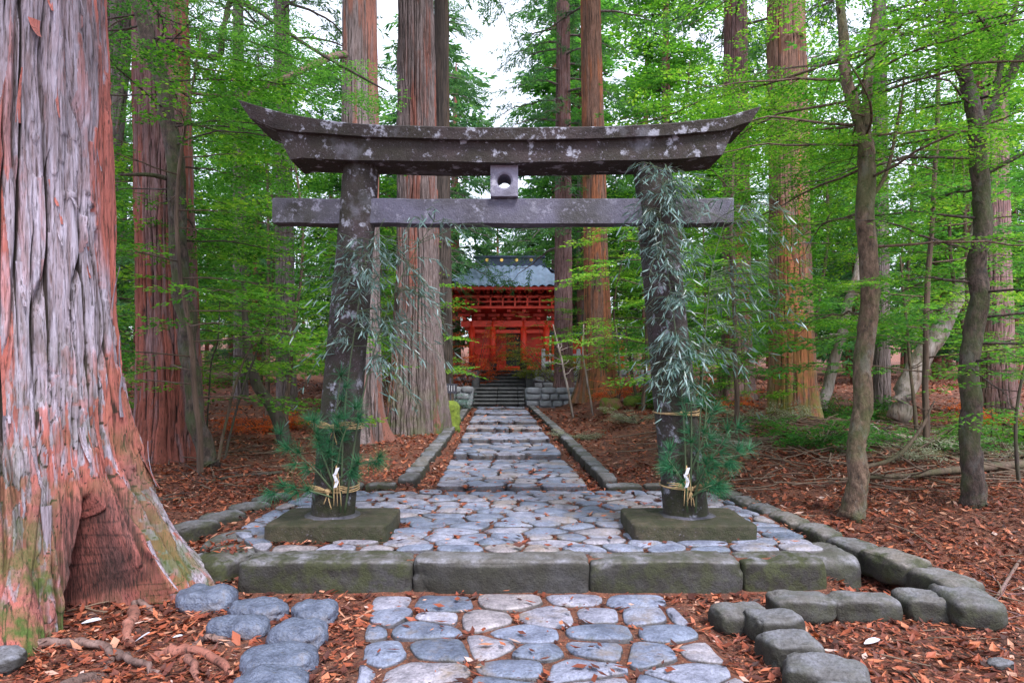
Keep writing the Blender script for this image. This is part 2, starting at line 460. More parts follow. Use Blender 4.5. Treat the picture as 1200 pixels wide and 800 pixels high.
def grid(xs, ys, zf):
    X, Y = np.meshgrid(xs, ys)
    V = np.stack([X, Y, zf(X, Y)], -1).reshape(-1, 3)
    n = len(xs); i = np.arange(len(ys) - 1)[:, None] * n; j = np.arange(n - 1)[None]
    return V, np.stack([i + j, i + j + 1, i + j + n + 1, i + j + n], -1).reshape(-1, 4)
xs = np.concatenate([-np.geomspace(6, 300, 60)[::-1], np.arange(-5.95, 5.96, .05), np.geomspace(6, 300, 60)])
ys = np.concatenate([np.linspace(-60, .8, 20), np.arange(1, 9, .05), np.geomspace(9.05, 420, 170)])
mb = MB(); V, Q = grid(xs, ys, G); mb.add(V, Q)
tag(mb.build('ground', M_ground, origin=(0, 0, 0)), kind='structure')

# ------------------------------------------------------------------ paving
rng = np.random.default_rng(7)
SEEDS = []          # (x, y) of every paving cell, used to keep litter in the joints
def clip(poly, p, n):
    out = []
    for i in range(len(poly)):
        a, b = poly[i], poly[(i + 1) % len(poly)]
        da, db = (a - p) @ n, (b - p) @ n
        if da <= 0: out.append(a)
        if da * db < 0: out.append(a + (b - a) * (da / (da - db)))
    return out
def paving(mb, region, cx, cy, zt, gap=.018, seed=0, depth=.12, moss=0., nout=22, keep=None):
    r = np.random.default_rng(seed)
    region = [np.array(p, float) for p in region]
    R = np.array(region)
    x0, y0 = R.min(0); x1, y1 = R.max(0)
    pts = []
    ny = max(1, round((y1 - y0) / cy)); hy = (y1 - y0) / ny
    for i in range(ny):
        nx = max(1, round((x1 - x0) / (cx * r.uniform(.8, 1.3)))); hx = (x1 - x0) / nx
        for j in range(nx):
            pts.append((x0 + (j + .5 + (.25 if i % 2 else -.25) + r.uniform(-.25, .25)) * hx, y0 + (i + .5 + r.uniform(-.3, .3)) * hy))
    pts = np.array(pts)
    asp = cx / cy
    for i, p in enumerate(pts):
        poly = list(region)
        d = np.hypot((pts[:, 0] - p[0]), (pts[:, 1] - p[1]) * asp)
        for j in np.argsort(d)[1:16]:
            q = pts[j]; n = q - p; n = n * np.array([1, asp ** 1.2]); n = n / np.linalg.norm(n)
            poly = clip(poly, (p + q) / 2, n)
            if len(poly) < 3: break
        if len(poly) < 3: continue
        P = np.array(poly); c = P.mean(0)
        if keep is not None and not keep(c[0], c[1]): continue
        ext = P.max(0) - P.min(0)
        if ext.min() < cy * .3: continue
        d = P - c
        P = c + d * (1 - gap * (1 + r.random()) / (np.linalg.norm(d, axis=1)[:, None] + 1e-6))
        for _ in range(2):
            f_ = .16 if _ == 0 else .25; P = np.stack([P * (1 - f_) + np.roll(P, -1, 0) * f_, P * f_ + np.roll(P, -1, 0) * (1 - f_)], 1).reshape(-1, 2)
        seg = np.linalg.norm(np.roll(P, -1, 0) - P, axis=1); s = np.concatenate([[0], np.cumsum(seg)]); PP = np.concatenate([P, P[:1]])
        t = np.linspace(0, s[-1], nout, endpoint=False)
        P = np.stack([np.interp(t, s, PP[:, 0]), np.interp(t, s, PP[:, 1])], 1)
        c = P.mean(0); d = P - c
        P = c + d * (1 + .045 * vn(P[:, 0] * 14, P[:, 1] * 14, 0, seed + i))[:, None]
        d = P - c
        L = np.linalg.norm(d, axis=1)[:, None]
        tilt = r.normal(0, .018, 2); dz = r.normal(0, .005)
        dome = r.uniform(.002, .010)
        V = []; M = []; D = []
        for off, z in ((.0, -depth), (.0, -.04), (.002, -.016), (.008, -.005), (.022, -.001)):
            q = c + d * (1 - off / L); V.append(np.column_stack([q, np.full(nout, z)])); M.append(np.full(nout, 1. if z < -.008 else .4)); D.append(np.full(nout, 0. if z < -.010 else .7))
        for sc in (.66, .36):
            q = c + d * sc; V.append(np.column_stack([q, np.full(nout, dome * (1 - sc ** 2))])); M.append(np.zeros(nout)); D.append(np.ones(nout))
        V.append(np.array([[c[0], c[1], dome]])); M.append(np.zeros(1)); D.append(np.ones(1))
        V = np.concatenate(V); M = np.concatenate(M)
        top = V[:, 2] > -.03
        V[:, 2] += zt(c[0], c[1]) + dz + (V[:, :2] - c) @ tilt
        V[:, 2] += top * (.007 * fbm(V[:, 0] * 7, V[:, 1] * 7, 0, seed + 3, 3))
        nr = 7; I = np.arange(nr - 1)[:, None] * nout; J = np.arange(nout)[None]; K = (J + 1) % nout
        Qd = np.stack([I + J, I + K, I + nout + K, I + nout + J], -1).reshape(-1, 4)
        T = [((nr - 1) * nout + j, (nr - 1) * nout + (j + 1) % nout, nr * nout) for j in range(nout)]
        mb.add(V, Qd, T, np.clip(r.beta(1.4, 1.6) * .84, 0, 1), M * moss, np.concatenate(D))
        SEEDS.append((c[0], c[1], ext[0], ext[1]))

mb = MB()
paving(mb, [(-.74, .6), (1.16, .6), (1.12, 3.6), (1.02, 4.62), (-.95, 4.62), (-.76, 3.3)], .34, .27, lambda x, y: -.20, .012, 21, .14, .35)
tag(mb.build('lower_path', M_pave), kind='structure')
mb = MB()
plat = [(-1.85, 4.95), (2.3, 4.95), (2.34, 5.6), (2.15, 7.55), (-2.25, 7.55), (-2.3, 5.6)]
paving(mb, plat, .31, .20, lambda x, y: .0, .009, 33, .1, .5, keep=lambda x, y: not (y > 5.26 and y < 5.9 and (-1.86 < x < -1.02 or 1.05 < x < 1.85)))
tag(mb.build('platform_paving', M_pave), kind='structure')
mb = MB()
for i, (a, z) in enumerate(PATH):
    b = PATH[i + 1][0] if i < len(PATH) - 1 else 22.3
    WL, WR = lambda y: -.86 - .018 * (y - 7.6), lambda y: .86 - .031 * (y - 7.6)
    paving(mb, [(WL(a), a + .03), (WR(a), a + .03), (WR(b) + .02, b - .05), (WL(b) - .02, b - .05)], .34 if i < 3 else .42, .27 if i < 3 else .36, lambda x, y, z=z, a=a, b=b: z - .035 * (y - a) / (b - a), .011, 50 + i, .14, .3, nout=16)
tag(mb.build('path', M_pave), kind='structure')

# front edge blocks of the platform
def block(name, x0, x1, y0, y1, z0, z1, label, cat='kerb stone', group=None, rot=0, seed=1, moss=.4, k=12, rough=.04, bend=None, tint=.3, chips=.5):
    mb = MB()
    rock(mb, ((x0 + x1) / 2, (y0 + y1) / 2, (z0 + z1) / 2), (x1 - x0, y1 - y0, z1 - z0), rot, k, 14, rough, seed, tint, bend, chips, moss)
    return tag(mb.build(name, M_block), label, cat, group)
block('edge_block', -1.88, -.688, 4.66, 5.0, -.34, .0, 'long moss edged kerb block at the left end of the platform front', seed=2, moss=.9, rot=.01)
block('edge_block', -.688, .534, 4.655, 4.98, -.34, .005, 'long grey kerb block across the middle of the platform front, before the path', seed=3, moss=.15)
block('edge_block', .534, 1.582, 4.66, 4.98, -.34, .0, 'dark kerb block of the platform front below the right plinth', seed=4, moss=.7)
block('edge_block', 1.582, 2.17, 4.68, 5.0, -.34, -.005, 'short mossy kerb block closing the right end of the platform front', seed=5, moss=1., rot=.03)
block('edge_block', 2.12, 2.52, 4.78, 5.42, -.33, -.01, 'rounded corner stone beyond the right end of the platform front', seed=6, moss=.5, rot=-.1, k=4)
block('edge_block', -2.30, -1.88, 4.78, 5.25, -.32, -.01, 'squarish corner stone with bright moss at the left front of the platform', seed=7, moss=1., rot=-.55, k=4.5)
block('edge_block', -2.42, -2.08, 5.22, 5.72, -.28, .0, 'small flat stone on the left side edge of the platform', seed=8, moss=.6, rot=-.1, k=4)

# border stones right of the platform: curved row
RB = [(1130, 688, 4.25), (1105, 668, 4.5), (1048, 645, 4.86), (1000, 630, 5.2), (960, 614, 5.6), (925, 601, 6.0), (897, 590, 6.4), (875, 581, 6.8), (857, 573, 7.2)]
names = ['large rounded border stone at the outer bend of the right hand edging', 'mossy border stone just above the bend of the right edging', 'broad flat border stone right of the platform corner']
prev = None
for i, (px_, py_, Y) in enumerate(RB):
    p = W(px_, py_, Y)
    nx_ = W(*RB[min(i + 1, len(RB) - 1)]) if i < len(RB) - 1 else p + (p - W(*RB[i - 1]))
    pr = W(*RB[max(i - 1, 0)])
    d = nx_ - pr
    rot = math.atan2(d[1], d[0])
    mb = MB(); Ls = .46 if i < 3 else .40
    rock(mb, (p[0], p[1], p[2] - .115), (Ls, .30 if i < 3 else .24, .20), rot, 4.2, 12, .07, 60 + i, .25 + .3 * (i % 3), None, .4, .95 if i > 1 else .6)
    tag(mb.build('border_stone', M_block), names[i] if i < 3 else 'low mossy border stone in the row running back along the right side of the platform', 'border stone',
        'border stones curving along the right side of the platform')
# front row, lower right
FR = [((868, 712, 4.1), (.34, .26, .17), .05, 'rounded grey stone at the near left end of the lower edging row'),
      ((938, 697, 4.25), (.40, .26, .16), .0, 'wide flat topped stone second in the lower edging row'),
      ((1010, 697, 4.28), (.44, .24, .18), -.03, 'long low stone with moss in the middle of the lower edging row'),
      ((1085, 695, 4.3), (.34, .28, .20), -.1, 'dark lichened stone at the right end of the lower edging row')]
for i, (p, s, r_, lb) in enumerate(FR):
    q = W(*p); mb = MB(); rock(mb, (q[0], q[1], q[2] - s[2] / 2 + .01), s, r_, 4, 12, .08, 80 + i, .3, None, .5, .45)
    tag(mb.build('border_stone', M_block), lb, 'border stone', 'lower edging stones right of the path')
ST = [((905, 722, 3.95), (.30, .27, .2), .2, 'squarish block below the rounded edging stone, right of the lower path'),
      ((925, 750, 3.62), (.30, .26, .2), .1, 'blue grey block with moss flecks, second going down beside the lower path'),
      ((968, 782, 3.3), (.40, .26, .2), -.35, 'long slanting block at the bottom edge beside the lower path'),
      ((1010, 815, 3.0), (.4, .24, .2), -.4, 'block cut off by the bottom edge beside the lower path')]
for i, (p, s, r_, lb) in enumerate(ST):
    q = W(*p); mb = MB(); rock(mb, (q[0], q[1], q[2] - s[2] / 2 + .03), s, r_, 4.5, 12, .07, 90 + i, .15, None, .5, .3)
    tag(mb.build('border_stone', M_block), lb, 'border stone', 'edging blocks beside the lower path')
LR = [((243, 690, 4.45), (.36, .26, .17), .1, 'dark grey rock touching the right root of the giant tree'),
      ((304, 702, 4.3), (.36, .22, .14), -.1, 'oval flat rock between the dark rock and the square one'),
      ((369, 707, 4.22), (.28, .26, .16), .0, 'squarish pale blue rock left of the lower path, farthest from the camera'),
      ((280, 722, 4.0), (.36, .2, .13), -.05, 'low flat blue rock in front of the oval one'),
      ((350, 733, 3.85), (.32, .26, .17), -.2, 'rounded blue rock with dark side left of the lower path'),
      ((328, 768, 3.5), (.38, .30, .16), .35, 'large smooth blue rock near the bottom left of the lower path'),
      ((318, 797, 3.25), (.34, .26, .14), .1, 'pale rock cut by the bottom edge left of the lower path'),
      ((3, 775, 3.55), (.22, .2, .12), .1, 'small dark stone at the bottom left corner among roots'),
      ((1172, 773, 3.55), (.14, .1, .06), .3, 'small tan stone alone on red leaves at lower right'),
      ((1108, 640, 5.0), (.2, .14, .08), .0, 'small grey stone half buried in leaves right of the edging')]
for i, (p, s, r_, lb) in enumerate(LR):
    q = W(*p); mb = MB(); rock(mb, (q[0], q[1], float(G(q[0], q[1])) + s[2] * .28), s, r_, 2.9, 12, .12, 120 + i, .0, None, .5, .0)
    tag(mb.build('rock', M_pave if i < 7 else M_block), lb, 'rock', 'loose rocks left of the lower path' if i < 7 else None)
# kerb left of the platform (row of rounded stones)
LK = [(228, 612, 5.75), (262, 601, 6.1), (292, 590, 6.5), (318, 580, 6.95)]
for i, (a, b, Y) in enumerate(LK):
    q = W(a, b, Y); mb = MB(); rock(mb, (q[0], q[1], q[2] - .09), (.40, .22, .2), .9, 4, 12, .07, 140 + i, .2, None, .4, .8)
    tag(mb.build('border_stone', M_block), 'greenish border stone in the short slanting row left of the platform', 'border stone', 'border stones left of the platform')

def kerb_row(name, pts, ln, wd, ht, seed, moss):
    mb = MB(); P = np.array(pts, float); r = np.random.default_rng(seed)
    for a, b in zip(P[:-1], P[1:]):
        L = np.linalg.norm(b - a); n = max(1, round(L / ln)); d = (b - a) / L
        t = np.sort(np.concatenate([[0, 1], (np.arange(1, n) + r.uniform(-.2, .2, n - 1)) / n]))
        for u, v in zip(t[:-1], t[1:]):
            c = a + (b - a) * (u + v) / 2
            rock(mb, (c[0], c[1], c[2] - ht / 2), ((v - u) * L - .015, wd * r.uniform(.9, 1.1), ht), math.atan2(d[1], d[0]) + r.normal(0, .02), 6, 6, .05, seed + int(r.integers(900)), r.random() * .8, None, .3, moss * r.random())
    return tag(mb.build(name, M_block), kind='structure')
kerb_row('kerb_back_left', [(-2.2, 7.72, .06), (-1.3, 7.72, .06)], .5, .2, .16, 201, 1.)
kerb_row('kerb_back_right', [(1.05, 7.70, .05), (2.4, 7.75, .06)], .5, .2, .16, 202, 1.)
kerb_row('path_kerb_left', [(-1.22, 7.85, .09), (-1.25, 12, .17), (-1.42, 21.9, .33)], .5, .22, .2, 203, .7)
kerb_row('path_kerb_right', [(1.14, 7.85, .09), (1.0, 12, .17), (.62, 21.9, .33)], .5, .2, .2, 204, .8)

# ------------------------------------------------------------------ torii
TY = 5.65
tor = empty('torii_gate', (0, TY, 0), 'old dark stone torii with pale lichen patches standing on the paved platform', 'torii gate')
def post(xb, xt, r0, r1, z0, z1, seed):
    z0 -= .05; mb = MB(); n, ns = 60, 48
    t = np.linspace(0, 1, n)[:, None]; th = (np.arange(ns) / ns * 2 * math.pi)[None]
    r = r0 + (r1 - r0) * t + 0 * th
    z = z0 + (z1 - z0) * t + 0 * th
    x = xb + (xt - xb) * t
    r = r + .012 * fbm(np.cos(th) * 2 + seed, np.sin(th) * 2, z * 2.2, seed, 4)
    V = np.stack([x + r * np.cos(th), TY + r * np.sin(th), z], -1).reshape(-1, 3)
    i = np.arange(n - 1)[:, None] * ns; j = np.arange(ns)[None]; k = (j + 1) % ns
    Qd = np.stack([i + j, i + k, i + ns + k, i + ns + j], -1).reshape(-1, 4)
    moss = (.35 + .65 * sm(1 - t * 1.3) + 0 * th).ravel()
    mb.add(V, Qd, [((n - 1) * ns + j, (n - 1) * ns + (j + 1) % ns, n * ns) for j in range(ns)] and None, .5, moss)
    return part(mb, 'post', M_torii, tor)
PL = (-1.485, -1.245); PR = (1.445, 1.155)
post(PL[0], PL[1], .178, .142, .13, 3.0, 5)
post(PR[0], PR[1], .182, .15, .13, 3.0, 9)
def beam(prof, name, m, y0f, y1f, seed, joints=()):
    """prof rows: x, zbottom, ztop ; y0f/y1f give front and back at (bottom, top)"""
    P = curve(prof, 90); mb = MB()
    rings = []
    for x, zb, zt in P:
        h = zt - zb
        ring = []
        for (yy, zz) in ((y0f[0], zb), (y0f[0] * .5 + y0f[1] * .5, zb + h * .5), (y0f[1], zt - .012), (y0f[1] + .015, zt), ((y0f[1] + y1f[1]) / 2, zt + .003), (y1f[1] - .015, zt), (y1f[1], zt - .012), (y1f[0] * .5 + y1f[1] * .5, zb + h * .5), (y1f[0], zb), ((y0f[0] + y1f[0]) / 2, zb)):
            ring.append((x, yy, zz))
        rings.append(ring)
    V = np.array(rings); n, ns = V.shape[:2]; V = V.reshape(-1, 3)
    nz = fbm(V[:, 0] * 3, V[:, 1] * 5, V[:, 2] * 5, seed, 4)
    V[:, 1] += .009 * nz; V[:, 2] += .006 * vn(V[:, 0] * 4, V[:, 1] * 4, V[:, 2] * 2, seed + 2)
    i = np.arange(n - 1)[:, None] * ns; j = np.arange(ns)[None]; k = (j + 1) % ns
    Qd = np.stack([i + j, i + k, i + ns + k, i + ns + j], -1).reshape(-1, 4)
    c0, c1 = V[:ns].mean(0), V[-ns:].mean(0)
    V = np.concatenate([V, [c0, c1]])
    T = [(n * ns, (jj + 1) % ns, jj) for jj in range(ns)] + [(n * ns + 1, (n - 1) * ns + jj, (n - 1) * ns + (jj + 1) % ns) for jj in range(ns)]
    mb.add(V, Qd, T, .5, 0.15)
    o = part(mb, name, m, tor, smooth=False)
    return o
yf = 5.45
def zz(y, Y=5.42): return ZC + (HY - y) * Y / F
def xx(x, Y=5.42): return (x - 600) * Y / F
# shimaki (lower layer) then kasagi (upper layer), each with slanted ends and a rising curve
low = [(322, 190, 151), (345, 187.5, 154), (400, 190.5, 159), (470, 192, 162), (600, 193, 164), (720, 191.5, 162), (780, 190, 159), (830, 187, 155), (862, 184, 151)]
beam([(xx(a), zz(b - 4), zz(c - 2)) for a, b, c in low], 'lower_lintel', M_torii, (5.44, 5.43), (5.83, 5.84), 3)
up = [(278, 140, 116), (300, 148, 124), (345, 155, 134), (400, 159, 142), (470, 162.5, 146.5), (600, 165, 148.5), (720, 162.5, 147), (800, 158, 142), (850, 153, 136), (893, 144, 124)]
beam([(xx(a, 5.37), zz(b - 2, 5.37), zz(c, 5.37)) for a, b, c in up], 'upper_lintel', M_torii, (5.385, 5.37), (5.88, 5.90), 4)
beam([(xx(319, 5.57), 2.515, 2.72), (-1, 2.512, 2.718), (0, 2.51, 2.716), (1, 2.512, 2.718), (xx(860, 5.57), 2.517, 2.722)], 'tie_beam', M_nuki, (5.57, 5.572), (5.73, 5.728), 6)
# slanted end faces: shear the last columns towards the centre at the bottom
for nm, k in (('lower_lintel', .10), ('upper_lintel', .30)):
    o = bpy.data.objects[nm]; me = o.data
    co = np.zeros(len(me.vertices) * 3); me.vertices.foreach_get('co', co); co = co.reshape(-1, 3)
    for sgn in (-1, 1):
        e = (co[:, 0] * sgn).max()
        sel = co[:, 0] * sgn > e - .35
        zt = co[sel, 2].max(); wgt = sm((co[sel, 0] * sgn - (e - .35)) / .35)
        co[sel, 0] -= sgn * wgt * (zt - co[sel, 2]) * (k + .35)
    me.vertices.foreach_set('co', co.ravel())
# strut with a round hole
mb = MB(); nh = 32
cx_, z0_, z1_ = xx(591, 5.58), 2.72, 2.995
hw = .112; zc_ = zz(213, 5.55); rh = .058
th = np.arange(nh) / nh * 2 * math.pi
sq = np.stack([np.clip(np.cos(th) * 1.5, -1, 1) * hw, np.where(np.sin(th) > 0, np.clip(np.sin(th) * 1.5, -1, 1) * (z1_ - zc_), np.clip(np.sin(th) * 1.5, -1, 1) * (zc_ - z0_))], 1)
ci = np.stack([np.cos(th) * rh, np.sin(th) * rh], 1)
loops = []
for (pp, y) in ((sq, 5.60), (sq, 5.50), (ci * 1.25, 5.495), (ci, 5.51), (ci, 5.80 - .02), (sq, 5.79), (sq, 5.60)):
    loops.append(np.column_stack([cx_ + pp[:, 0], np.full(nh, y + .02), zc_ + pp[:, 1]]))
V = np.concatenate(loops[1:6] ); nl = 5
I = np.arange(nl)[:, None] * nh; J = np.arange(nh)[None]; K = (J + 1) % nh; I2 = ((np.arange(nl) + 1) % nl)[:, None] * nh
mb.add(V, np.stack([I + J, I2 + J, I2 + K, I + K], -1).reshape(-1, 4), None, .5, 0)
part(mb, 'strut', M_gaku, tor, smooth=False)

for i, (x0, x1, lb) in enumerate(((-1.92, -.965, 'square mossy plinth stone under the left torii post'), (.935, 1.90, 'square mossy plinth stone under the right torii post'))):
    mb = MB(); rock(mb, ((x0 + x1) / 2, 5.60, .035), (x1 - x0, .72, .18), 0, 16, 16, .012, 300 + i, .5, None, .35, 1.)
    r_ = empty('plinth', ((x0 + x1) / 2, 5.6, -.05), lb, 'plinth')
    part(mb, 'base_block', M_plinth, r_)
    mb = MB(); c = PL[0] if i == 0 else PR[0]
    th = np.arange(28) / 28 * 2 * math.pi
    for k_, (rr, z) in enumerate(((.27, .12), (.262, .15), (.2, .165))): pass
    rock(mb, (c, TY, .105), (.48, .46, .08), 0, 2.4, 10, .03, 320 + i, .9, None, .1, .35)
    part(mb, 'footing', M_nuki, r_)

# ------------------------------------------------------------------ trees: trunks
def trunk(mb, ctrl, ns=96, nv=120, ncell=22, clen=.9, depth=.03, seed=0, flare=.5, decay=.5, lobes=5, lobeamp=.35, redness=.35, mossh=0., rfun=None, fluteamp=.03, topz=None):
    """ctrl rows: x, y, z, r.  Vertical strips of bark with steps between them."""
    C = curve(ctrl, nv) if topz is None else curve(ctrl, nv)
    z0 = C[0, 2]
    # concentrate rows near the base
    t = np.linspace(0, 1, nv) ** 1.35 * (len(C) - 1); k0 = np.minimum(t.astype(int), len(C) - 2); f = (t - k0)[:, None]
    C = C[k0] * (1 - f) + C[k0 + 1] * f
    th = (np.arange(ns) / ns * 2 * math.pi)[None]
    z = C[:, 2:3] - z0; R = C[:, 3:4]
    ct, st_ = np.cos(th), np.sin(th)
    if rfun is None:
        lob = vn(ct * lobes * .35 + seed, st_ * lobes * .35, 0 * z, seed) * 1.6
        fl = flare * np.exp(-z / decay) * (1 + lobeamp * 2 * lob)
        r = R * (1 + fl + fluteamp * vn(ct * 2.2, st_ * 2.2, z * .12, seed + 5) * (1 + 2 * np.exp(-z / 1.5)))
    else: r = rfun(th, z, R)
    def layer(N, L, sd, wr):
        u = th / (2 * math.pi) * N + wr * vn(ct * 1.5, st_ * 1.5, z / L * .9, sd) + .35 * vn(ct * 5, st_ * 5, z / L * 2.5, sd + 1)
        i = np.floor(u); fu = u - i; i = np.mod(i, N)
        v = z / L + 7 * _h(i, i * 0, i * 0, sd + 2) + .25 * vn(u * 2.3, z * 6, 0, sd + 4)
        j = np.floor(v); fv = v - j
        lev = _h(i, j, i * 0, sd + 3)
        e = np.minimum(fu, 1 - fu)
        return lev, sm(e / .16), fv
    l1, e1, v1 = layer(ncell, clen, seed + 11, .7)
    l2, e2, v2 = layer(ncell * 3, clen * .7, seed + 31, 1.2)
    l3, e3, v3 = layer(ncell * 6, clen * .5, seed + 51, 1.8)
    d = depth * (.55 * l1 * e1 + .45 * e1 + .35 * l2 * e2 + .16 * l3 * e3 + .12 * v2 - .7)
    cu = th / (2 * math.pi) * ncell * 2 + .5 * vn(ct * 2, st_ * 2, z / clen * .6, seed + 61) + .12 * vn(ct * 9, st_ * 9, z * 5, seed + 62)
    ci = np.mod(np.floor(cu), ncell * 2); cf = np.abs(cu - np.floor(cu) - .5)
    cw = np.clip(vn(ci * 3.7, z / clen * 1.1, 0, seed + 63) + .35, 0, 1)
    crack = (1 - sm(cf / (.05 + .13 * cw))) * sm(cw / .3)
    d = d - depth * .9 * crack
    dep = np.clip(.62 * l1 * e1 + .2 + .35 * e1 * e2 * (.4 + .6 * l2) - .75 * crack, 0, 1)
    d = d + depth * .5 * fbm(ct * 6 + 0 * z, st_ * 6 + 0 * z, z * 1.4, seed + 77, 3)
    r = r + d
    V = np.stack([C[:, 0:1] + r * ct, C[:, 1:2] + r * st_, C[:, 2:3] + 0 * th], -1).reshape(-1, 3)
    i = np.arange(nv - 1)[:, None] * ns; j = np.arange(ns)[None]; k = (j + 1) % ns
    Qd = np.stack([i + j, i + k, i + ns + k, i + ns + j], -1).reshape(-1, 4)
    reg = fbm(ct * 1.2 + seed, st_ * 1.2, z * .35, seed + 91, 2)
    tint = np.clip((l1 * .5 + l2 * .5) * .6 + .5 * reg + redness, 0, 1)
    moss = np.clip(mossh * np.exp(-z / .8) * (1 + .8 * reg * 2) + 0 * th, 0, 1)
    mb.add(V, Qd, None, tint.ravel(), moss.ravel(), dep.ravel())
    return C

# --- foliage ---------------------------------------------------------------
def fan(seed, ntw=11, step=.055, leaf=.06, wid=.55, twl=.52, jit=.012, both=True):
    """flat fan shaped spray along +x, unit length; returns quads (n,4,3)"""
    r = np.random.default_rng(seed); out = []
    def leafq(p, a, L):
        d = np.array([math.cos(a), math.sin(a), r.normal(0, .22)]); s = np.array([-math.sin(a), math.cos(a), r.normal(0, .3)])
        w_ = L * wid / 2
        out.append([p, p + d * L * .45 + s * w_, p + d * L, p + d * L * .45 - s * w_])
    for i in range(ntw):
        t = .06 + .9 * i / (ntw - 1); sg = 1 if i % 2 else -1
        a = sg * math.radians(r.uniform(38, 58)); L = twl * (1 - .62 * t) * r.uniform(.8, 1.15)
        base = np.array([t, r.normal(0, .01), -.03 * t * t])
        m = max(2, int(L / step))
        for j in range(m):
            q = (j + .6) / m * L
            p = base + np.array([math.cos(a) * q, math.sin(a) * q, -.12 * q * q + r.normal(0, jit)])
            for s2 in (-1, 1):
                leafq(p, a + s2 * math.radians(r.uniform(30, 65)), leaf * r.uniform(.7, 1.2))
        leafq(base + np.array([math.cos(a) * L, math.sin(a) * L, -.12 * L * L]), a, leaf)
    leafq(np.array([.97, 0, -.03]), 0, leaf)
    return np.array(out)
def conifer_spray(seed, n=46, leaf=.2, wid=.22):
    r = np.random.default_rng(seed); out = []
    for i in range(n):
        t = (i / n) ** .8; a = r.uniform(-1.2, 1.2); d = np.array([math.cos(a), math.sin(a), r.normal(-.25, .35)]); d /= np.linalg.norm(d)
        s = np.cross(d, [0, 0, 1.]) + r.normal(0, .4, 3); s /= np.linalg.norm(s)
        p = np.array([t, r.normal(0, .05), r.normal(0, .05) - .15 * t * t]); L = leaf * r.uniform(.6, 1.3)
        out.append([p, p + d * L * .5 + s * L * wid / 2, p + d * L, p + d * L * .5 - s * L * wid / 2])
    return np.array(out)
FAN_N = [fan(s) for s in range(4)]
FAN_M = [fan(s + 10, 8, .10, .10, .6) for s in range(4)]
FAN_F = [fan(s + 20, 6, .17, .19, .7) for s in range(4)]
CON = [conifer_spray(s + 30) for s in range(4)]
CON_F = [conifer_spray(s + 40, 16, .42, .3) for s in range(3)]

def put(mb, temps, inst, seed=0, filt=None, tvar=.2):
    """inst rows: x y z yaw pitch roll scale tint"""
    I = np.array(inst, float)
    if not len(I): return
    if filt is not None: I = I[filt(I)]
    r = np.random.default_rng(seed); which = r.integers(0, len(temps), len(I))
    for w_ in range(len(temps)):
        A = I[which == w_]; T = temps[w_]
        if not len(A): continue
        cy, sy = np.cos(A[:, 3]), np.sin(A[:, 3]); cp, sp = np.cos(A[:, 4]), np.sin(A[:, 4]); cr, sr = np.cos(A[:, 5]), np.sin(A[:, 5])
        Z0 = np.zeros(len(A)); O = np.ones(len(A))
        Rz = np.stack([np.stack([cy, -sy, Z0], -1), np.stack([sy, cy, Z0], -1), np.stack([Z0, Z0, O], -1)], 1)
        Ry = np.stack([np.stack([cp, Z0, -sp], -1), np.stack([Z0, O, Z0], -1), np.stack([sp, Z0, cp], -1)], 1)
        Rx = np.stack([np.stack([O, Z0, Z0], -1), np.stack([Z0, cr, -sr], -1), np.stack([Z0, sr, cr], -1)], 1)
        M = Rz @ Ry @ Rx
        P = np.einsum('nij,lkj->nlki', M, T) * A[:, 6][:, None, None, None] + A[:, None, None, :3]
        tt = A[:, 7][:, None] + r.normal(0, tvar, (len(A), len(T)))
        n = len(A) * len(T)
        mb.add(P.reshape(-1, 3), np.arange(n * 4).reshape(-1, 4), None, np.clip(np.repeat(tt.ravel(), 4), 0, 1))

def limb_path(p, az, L, rise, droop, r, n=9, wig=.06):
    t = np.linspace(0, 1, n); a = az + np.cumsum(r.normal(0, wig, n))
    x = p[0] + np.cumsum(np.cos(a)) * L / n; y = p[1] + np.cumsum(np.sin(a)) * L / n
    z = p[2] + L * (rise * t - droop * t * t) + r.normal(0, .015 * L, n) * t
    P = np.stack([x, y, z], 1); P[0] = p
    return P
def grow(br, inst, p, az, L, r, rise=.25, droop=.25, r0=.03, side=.42, dens=.16, sc=(.5, .8), tint=.5, sub=True, pitch=-.08, cl=False):
    """one limb with side branches; adds wood to br and sprays to inst"""
    if cl:
        for _ in range(5):
            q = np.array([[p[0] + math.cos(az) * L * .85, p[1] + math.sin(az) * L * .85, p[2], az, 0, 0, .3, 0]])
            if clear(q)[0]: break
            L *= .62
    P = limb_path(p, az, L, rise, droop, r, 11, .11)
    tube(br, P, np.linspace(r0, r0 * .2, len(P)), 6, True, .3)
    s = np.linspace(.22, 1, max(3, int(L / (dens * 2.2))))
    for k, t in enumerate(s):
        i = min(int(t * (len(P) - 1)), len(P) - 2); f = t * (len(P) - 1) - i; q = P[i] * (1 - f) + P[i + 1] * f
        for sg in (-1, 1):
            a = az + sg * r.uniform(.55, 1.15); l = side * L * (1 - .55 * t) * r.uniform(.5, 1.1)
            if sub and l > .35:
                S2 = limb_path(q, a, l, r.uniform(0, .12), .15, r, 5)
                tube(br, S2, np.linspace(r0 * .35, r0 * .1, 5), 4, False, .3)
                m = max(2, int(l / dens))
                for j in range(m):
                    u = (j + .5) / m; ii = min(int(u * 4), 3); ff = u * 4 - ii; qq = S2[ii] * (1 - ff) + S2[ii + 1] * ff
                    inst.append((*qq, a + r.choice([-1, 1]) * r.uniform(.2, .9), r.normal(pitch, .10), r.normal(0, .12), r.uniform(*sc), tint + r.normal(0, .2)))
            else:
                inst.append((*q, a, r.normal(pitch, .10), r.normal(0, .12), r.uniform(*sc), tint + r.normal(0, .12)))
    inst.append((*P[-1], az, r.normal(pitch, .1), 0, sc[1], tint))

